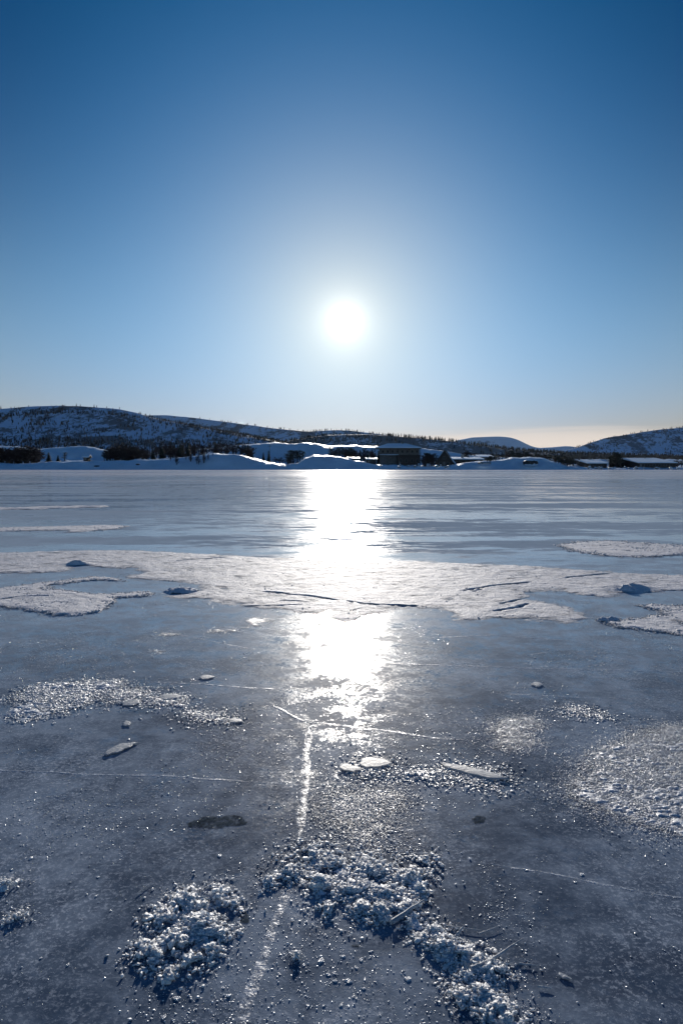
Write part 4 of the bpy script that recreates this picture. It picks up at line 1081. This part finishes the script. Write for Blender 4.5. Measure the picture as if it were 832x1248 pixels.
# fractures: low frosted ridges standing on the ice
def crack(label, pts, w_, h_=.003, seed=0, jag=1., mat=None, dens=1.):
    P = [np.array(p) for p in G(pts)]; r = np.random.default_rng(seed); L = []
    for i in range(len(P) - 1):
        m_ = max(2, int(np.linalg.norm(P[i + 1] - P[i]) / .02))
        for k in range(m_): L.append(P[i] + (P[i + 1] - P[i]) * k / m_)
    L.append(P[-1]); L = np.array(L); n_ = len(L)
    T = np.gradient(L, axis=0); T /= np.linalg.norm(T, axis=1)[:, None] + 1e-9; Nn = np.stack([-T[:, 1], T[:, 0]], 1)
    s = np.arange(n_) * .02
    off = (fbm(s * 5, s * 0 + seed, 4, seed) - .5) * w_ * 1.6 * jag
    W = w_ * (.35 + 1.3 * fbm(s * 7, s * 0 + 4 + seed, 4, seed + 1)) * np.minimum(1, np.minimum(np.arange(n_), n_ - 1 - np.arange(n_)) / 6 + .1)
    L = L + Nn * off[:, None]
    V = []
    for j, (q, zz) in enumerate(((-1, 0), (-.45, .8), (0, 1), (.5, .6), (1, 0))):
        V.append(np.concatenate([L + Nn * (q * W * .5)[:, None] * r.uniform(.8, 1.2, (n_, 1)), (.0005 + zz * h_ * .35 * (.5 + fbm(s * 20, s * 0 + j, 3, seed)))[:, None]], 1))
    V = np.stack(V, 1).reshape(-1, 3)
    m_ = int(n_ * 40 * dens * max(1, w_ / .02)); ii = r.integers(0, n_, m_)
    clump = fbm(s * 3, s * 0 + 11 + seed, 4, seed + 3)[ii]; okk = r.random(m_) < (.15 * dens + sstep(.3, .62, clump)); ii = ii[okk]; m_ = len(ii)
    cc = L[ii] + Nn[ii] * (r.normal(0, .36, m_) * w_ * (.4 + 1.2 * fbm(s * 4, s * 0 + 31 + seed, 3, seed + 5))[ii])[:, None] + r.normal(0, .006, (m_, 2))
    Rr = .0006 + .0018 * r.random(m_) ** 4 * (w_ / .02) ** .5
    v2, f2 = chunks(np.concatenate([cc, (Rr * .2)[:, None]], 1), Rr, seed, flat=.4, tilt=.3)
    fa = np.concatenate([grid_faces(n_, 5), f2 + len(V)])
    o = mesh_obj('ice_crack', np.concatenate([V, v2]), fa, mat or M_CRACK); return tag(o, label, 'ice crack')
crack('thin white crack line running right from the glitter path across clear ice', [(385, 804), (410, 806), (470, 808), (550, 811.5), (640, 814.5), (700, 816), (780, 818), (900, 821)], .022, .005, 1)
crack('thin white crack line at left that passes over the frost patch', [(-60, 828), (40, 829), (110, 829), (160, 831), (210, 832.5), (260, 835), (300, 838), (345, 841)], .020, .005, 2)
crack('short thick bright crack ridge slanting down right to the vertical crack', [(327, 858), (340, 864), (352, 871), (366, 878), (380, 882)], .034, .010, 3, .5, dens=2)
crack('bright crack running right from the crossing on the glitter path', [(384, 882), (410, 884), (440, 888), (480, 893), (530, 900), (575, 904)], .030, .006, 4, .7)
crack('feathery white crack coming straight down from the crossing', [(378, 886), (376, 905), (373, 930), (370, 960), (367, 990), (364, 1022)], .034, .004, 5, .5, dens=1.6)
crack('faint lower stretch of the feathery crack, running to the bottom edge', [(356, 1070), (348, 1092), (336, 1120), (326, 1150), (316, 1180), (306, 1210), (296, 1245), (288, 1280)], .030, .003, 6, .6, dens=1.3)
crack('low bluish crack line across the left ice under the leaf shaped slab', [(-40, 937), (40, 940), (110, 944), (180, 945), (240, 949), (310, 953)], .014, .004, 7)
crack('faint curved scratch on the dark ice of the right foreground', [(590, 1052), (680, 1066), (760, 1083), (860, 1100)], .010, .002, 8)
crack('short crack line right of centre above the thin crumbly frost strip', [(640, 800), (665, 795), (682, 793)], .02, .004, 9)
crack('long faint scratch on clear ice under the right crack line', [(600, 845), (650, 847), (690, 850), (760, 851)], .012, .002, 10)

crack('pale crack line just below the big snow sheet at right', [(520, 778), (600, 774), (680, 780), (760, 790), (850, 794)], .018, .004, 16)
crack('pale crack line just below the rounded snow lobe at left', [(-40, 782), (40, 776), (120, 770), (210, 772), (300, 790)], .018, .004, 17)
# dark windows of clear ice
def dark(label, cx, cy, rx_, ry_, seed):
    X0, Y0 = (float(v) for v in gnd(cx, cy)); V = [(0, 0, .0022)]; n_ = 64
    for i in range(n_):
        a = 2 * math.pi * i / n_; q = 1 + .22 * math.sin(a * 2 + seed) + .12 * math.sin(a * 5 + seed * 3) + random.uniform(-.06, .06)
        V.append((rx_ * q * math.cos(a), ry_ * q * math.sin(a), .0012))
    o = mesh_obj('dark_ice_spot', V, [(0, i + 1, (i + 1) % n_ + 1) for i in range(n_)], M_DARKICE, loc=(X0, Y0, 0)); tag(o, label, 'dark spot')
dark('broad dark oval spot in the ice left of the feathery crack', 266, 1002, .10, .06, 1)
dark('small black hole at the right edge of the lower left snow heap', 298, 1119, .020, .024, 4)
dark('small dark spot in the ice right of the glitter path', 583, 999, .03, .03, 6)
dark('tiny dark fleck in the ice below the centre snow field', 433, 1153, .010, .008, 8)

# ------------------------------------------------------------ loose grains everywhere on the near ice
def grains(n_, seed):
    r = np.random.default_rng(seed)
    Y = 1.2 + r.random(n_) ** 1.35 * 9.; X = (r.random(n_) - .5) * (3.0 + Y * 1.5)
    px, py = proj(X, Y, 0 * X)
    d = fbm(X * 1.6, Y * 1.6, 5, 91, .6)
    k = sstep(.46, .66, d) * .5 + .010
    def el(cx, cy, rx_, ry_, a=1.): return a * np.exp(-((px - cx) / rx_) ** 2 - ((py - cy) / ry_) ** 2)
    k += sstep(.38, .6, fbm(X * 5, Y * 5, 4, 92)) * (el(445, 975, 95, 60, .8) + el(430, 1050, 90, 35, .6) + el(420, 870, 80, 60, .4) + el(620, 920, 80, 50, .5) + el(230, 1060, 90, 50, .3) + el(590, 1110, 70, 70, .35) + el(330, 960, 50, 60, .4))
    ok = r.random(n_) < k
    X, Y = X[ok], Y[ok]; m_ = len(X)
    R = (.0007 + .0026 * r.random(m_) ** 5 + .0030 * (r.random(m_) < .006)) * (1 + .10 * Y)
    v, f = chunks(np.stack([X, Y, R * .1], 1), R, seed + 1, flat=.25, tilt=.25)
    return tag(mesh_obj('ice_grains', v, f, M_GRAIN), 'countless loose grains and frost flecks sprinkled over the near ice', 'ice grains', kind='stuff')
grains(700000, 3)

# ------------------------------------------------------------ the cold air itself
hz = MB(); hz.box(-9200, 9200, -9200, 9200, -6, 420)
m = bpy.data.materials.new('thin winter haze'); m.use_nodes = True; nt = m.node_tree
nt.nodes.remove(nt.nodes['Principled BSDF']); pv = nt.nodes.new('ShaderNodeVolumePrincipled')
pv.inputs['Color'].default_value = (.62, .80, 1, 1); pv.inputs['Density'].default_value = .000005; pv.inputs['Anisotropy'].default_value = .5
nt.links.new(pv.outputs[0], nt.nodes['Material Output'].inputs['Volume'])
tag(hz.build('haze', m), kind='stuff')
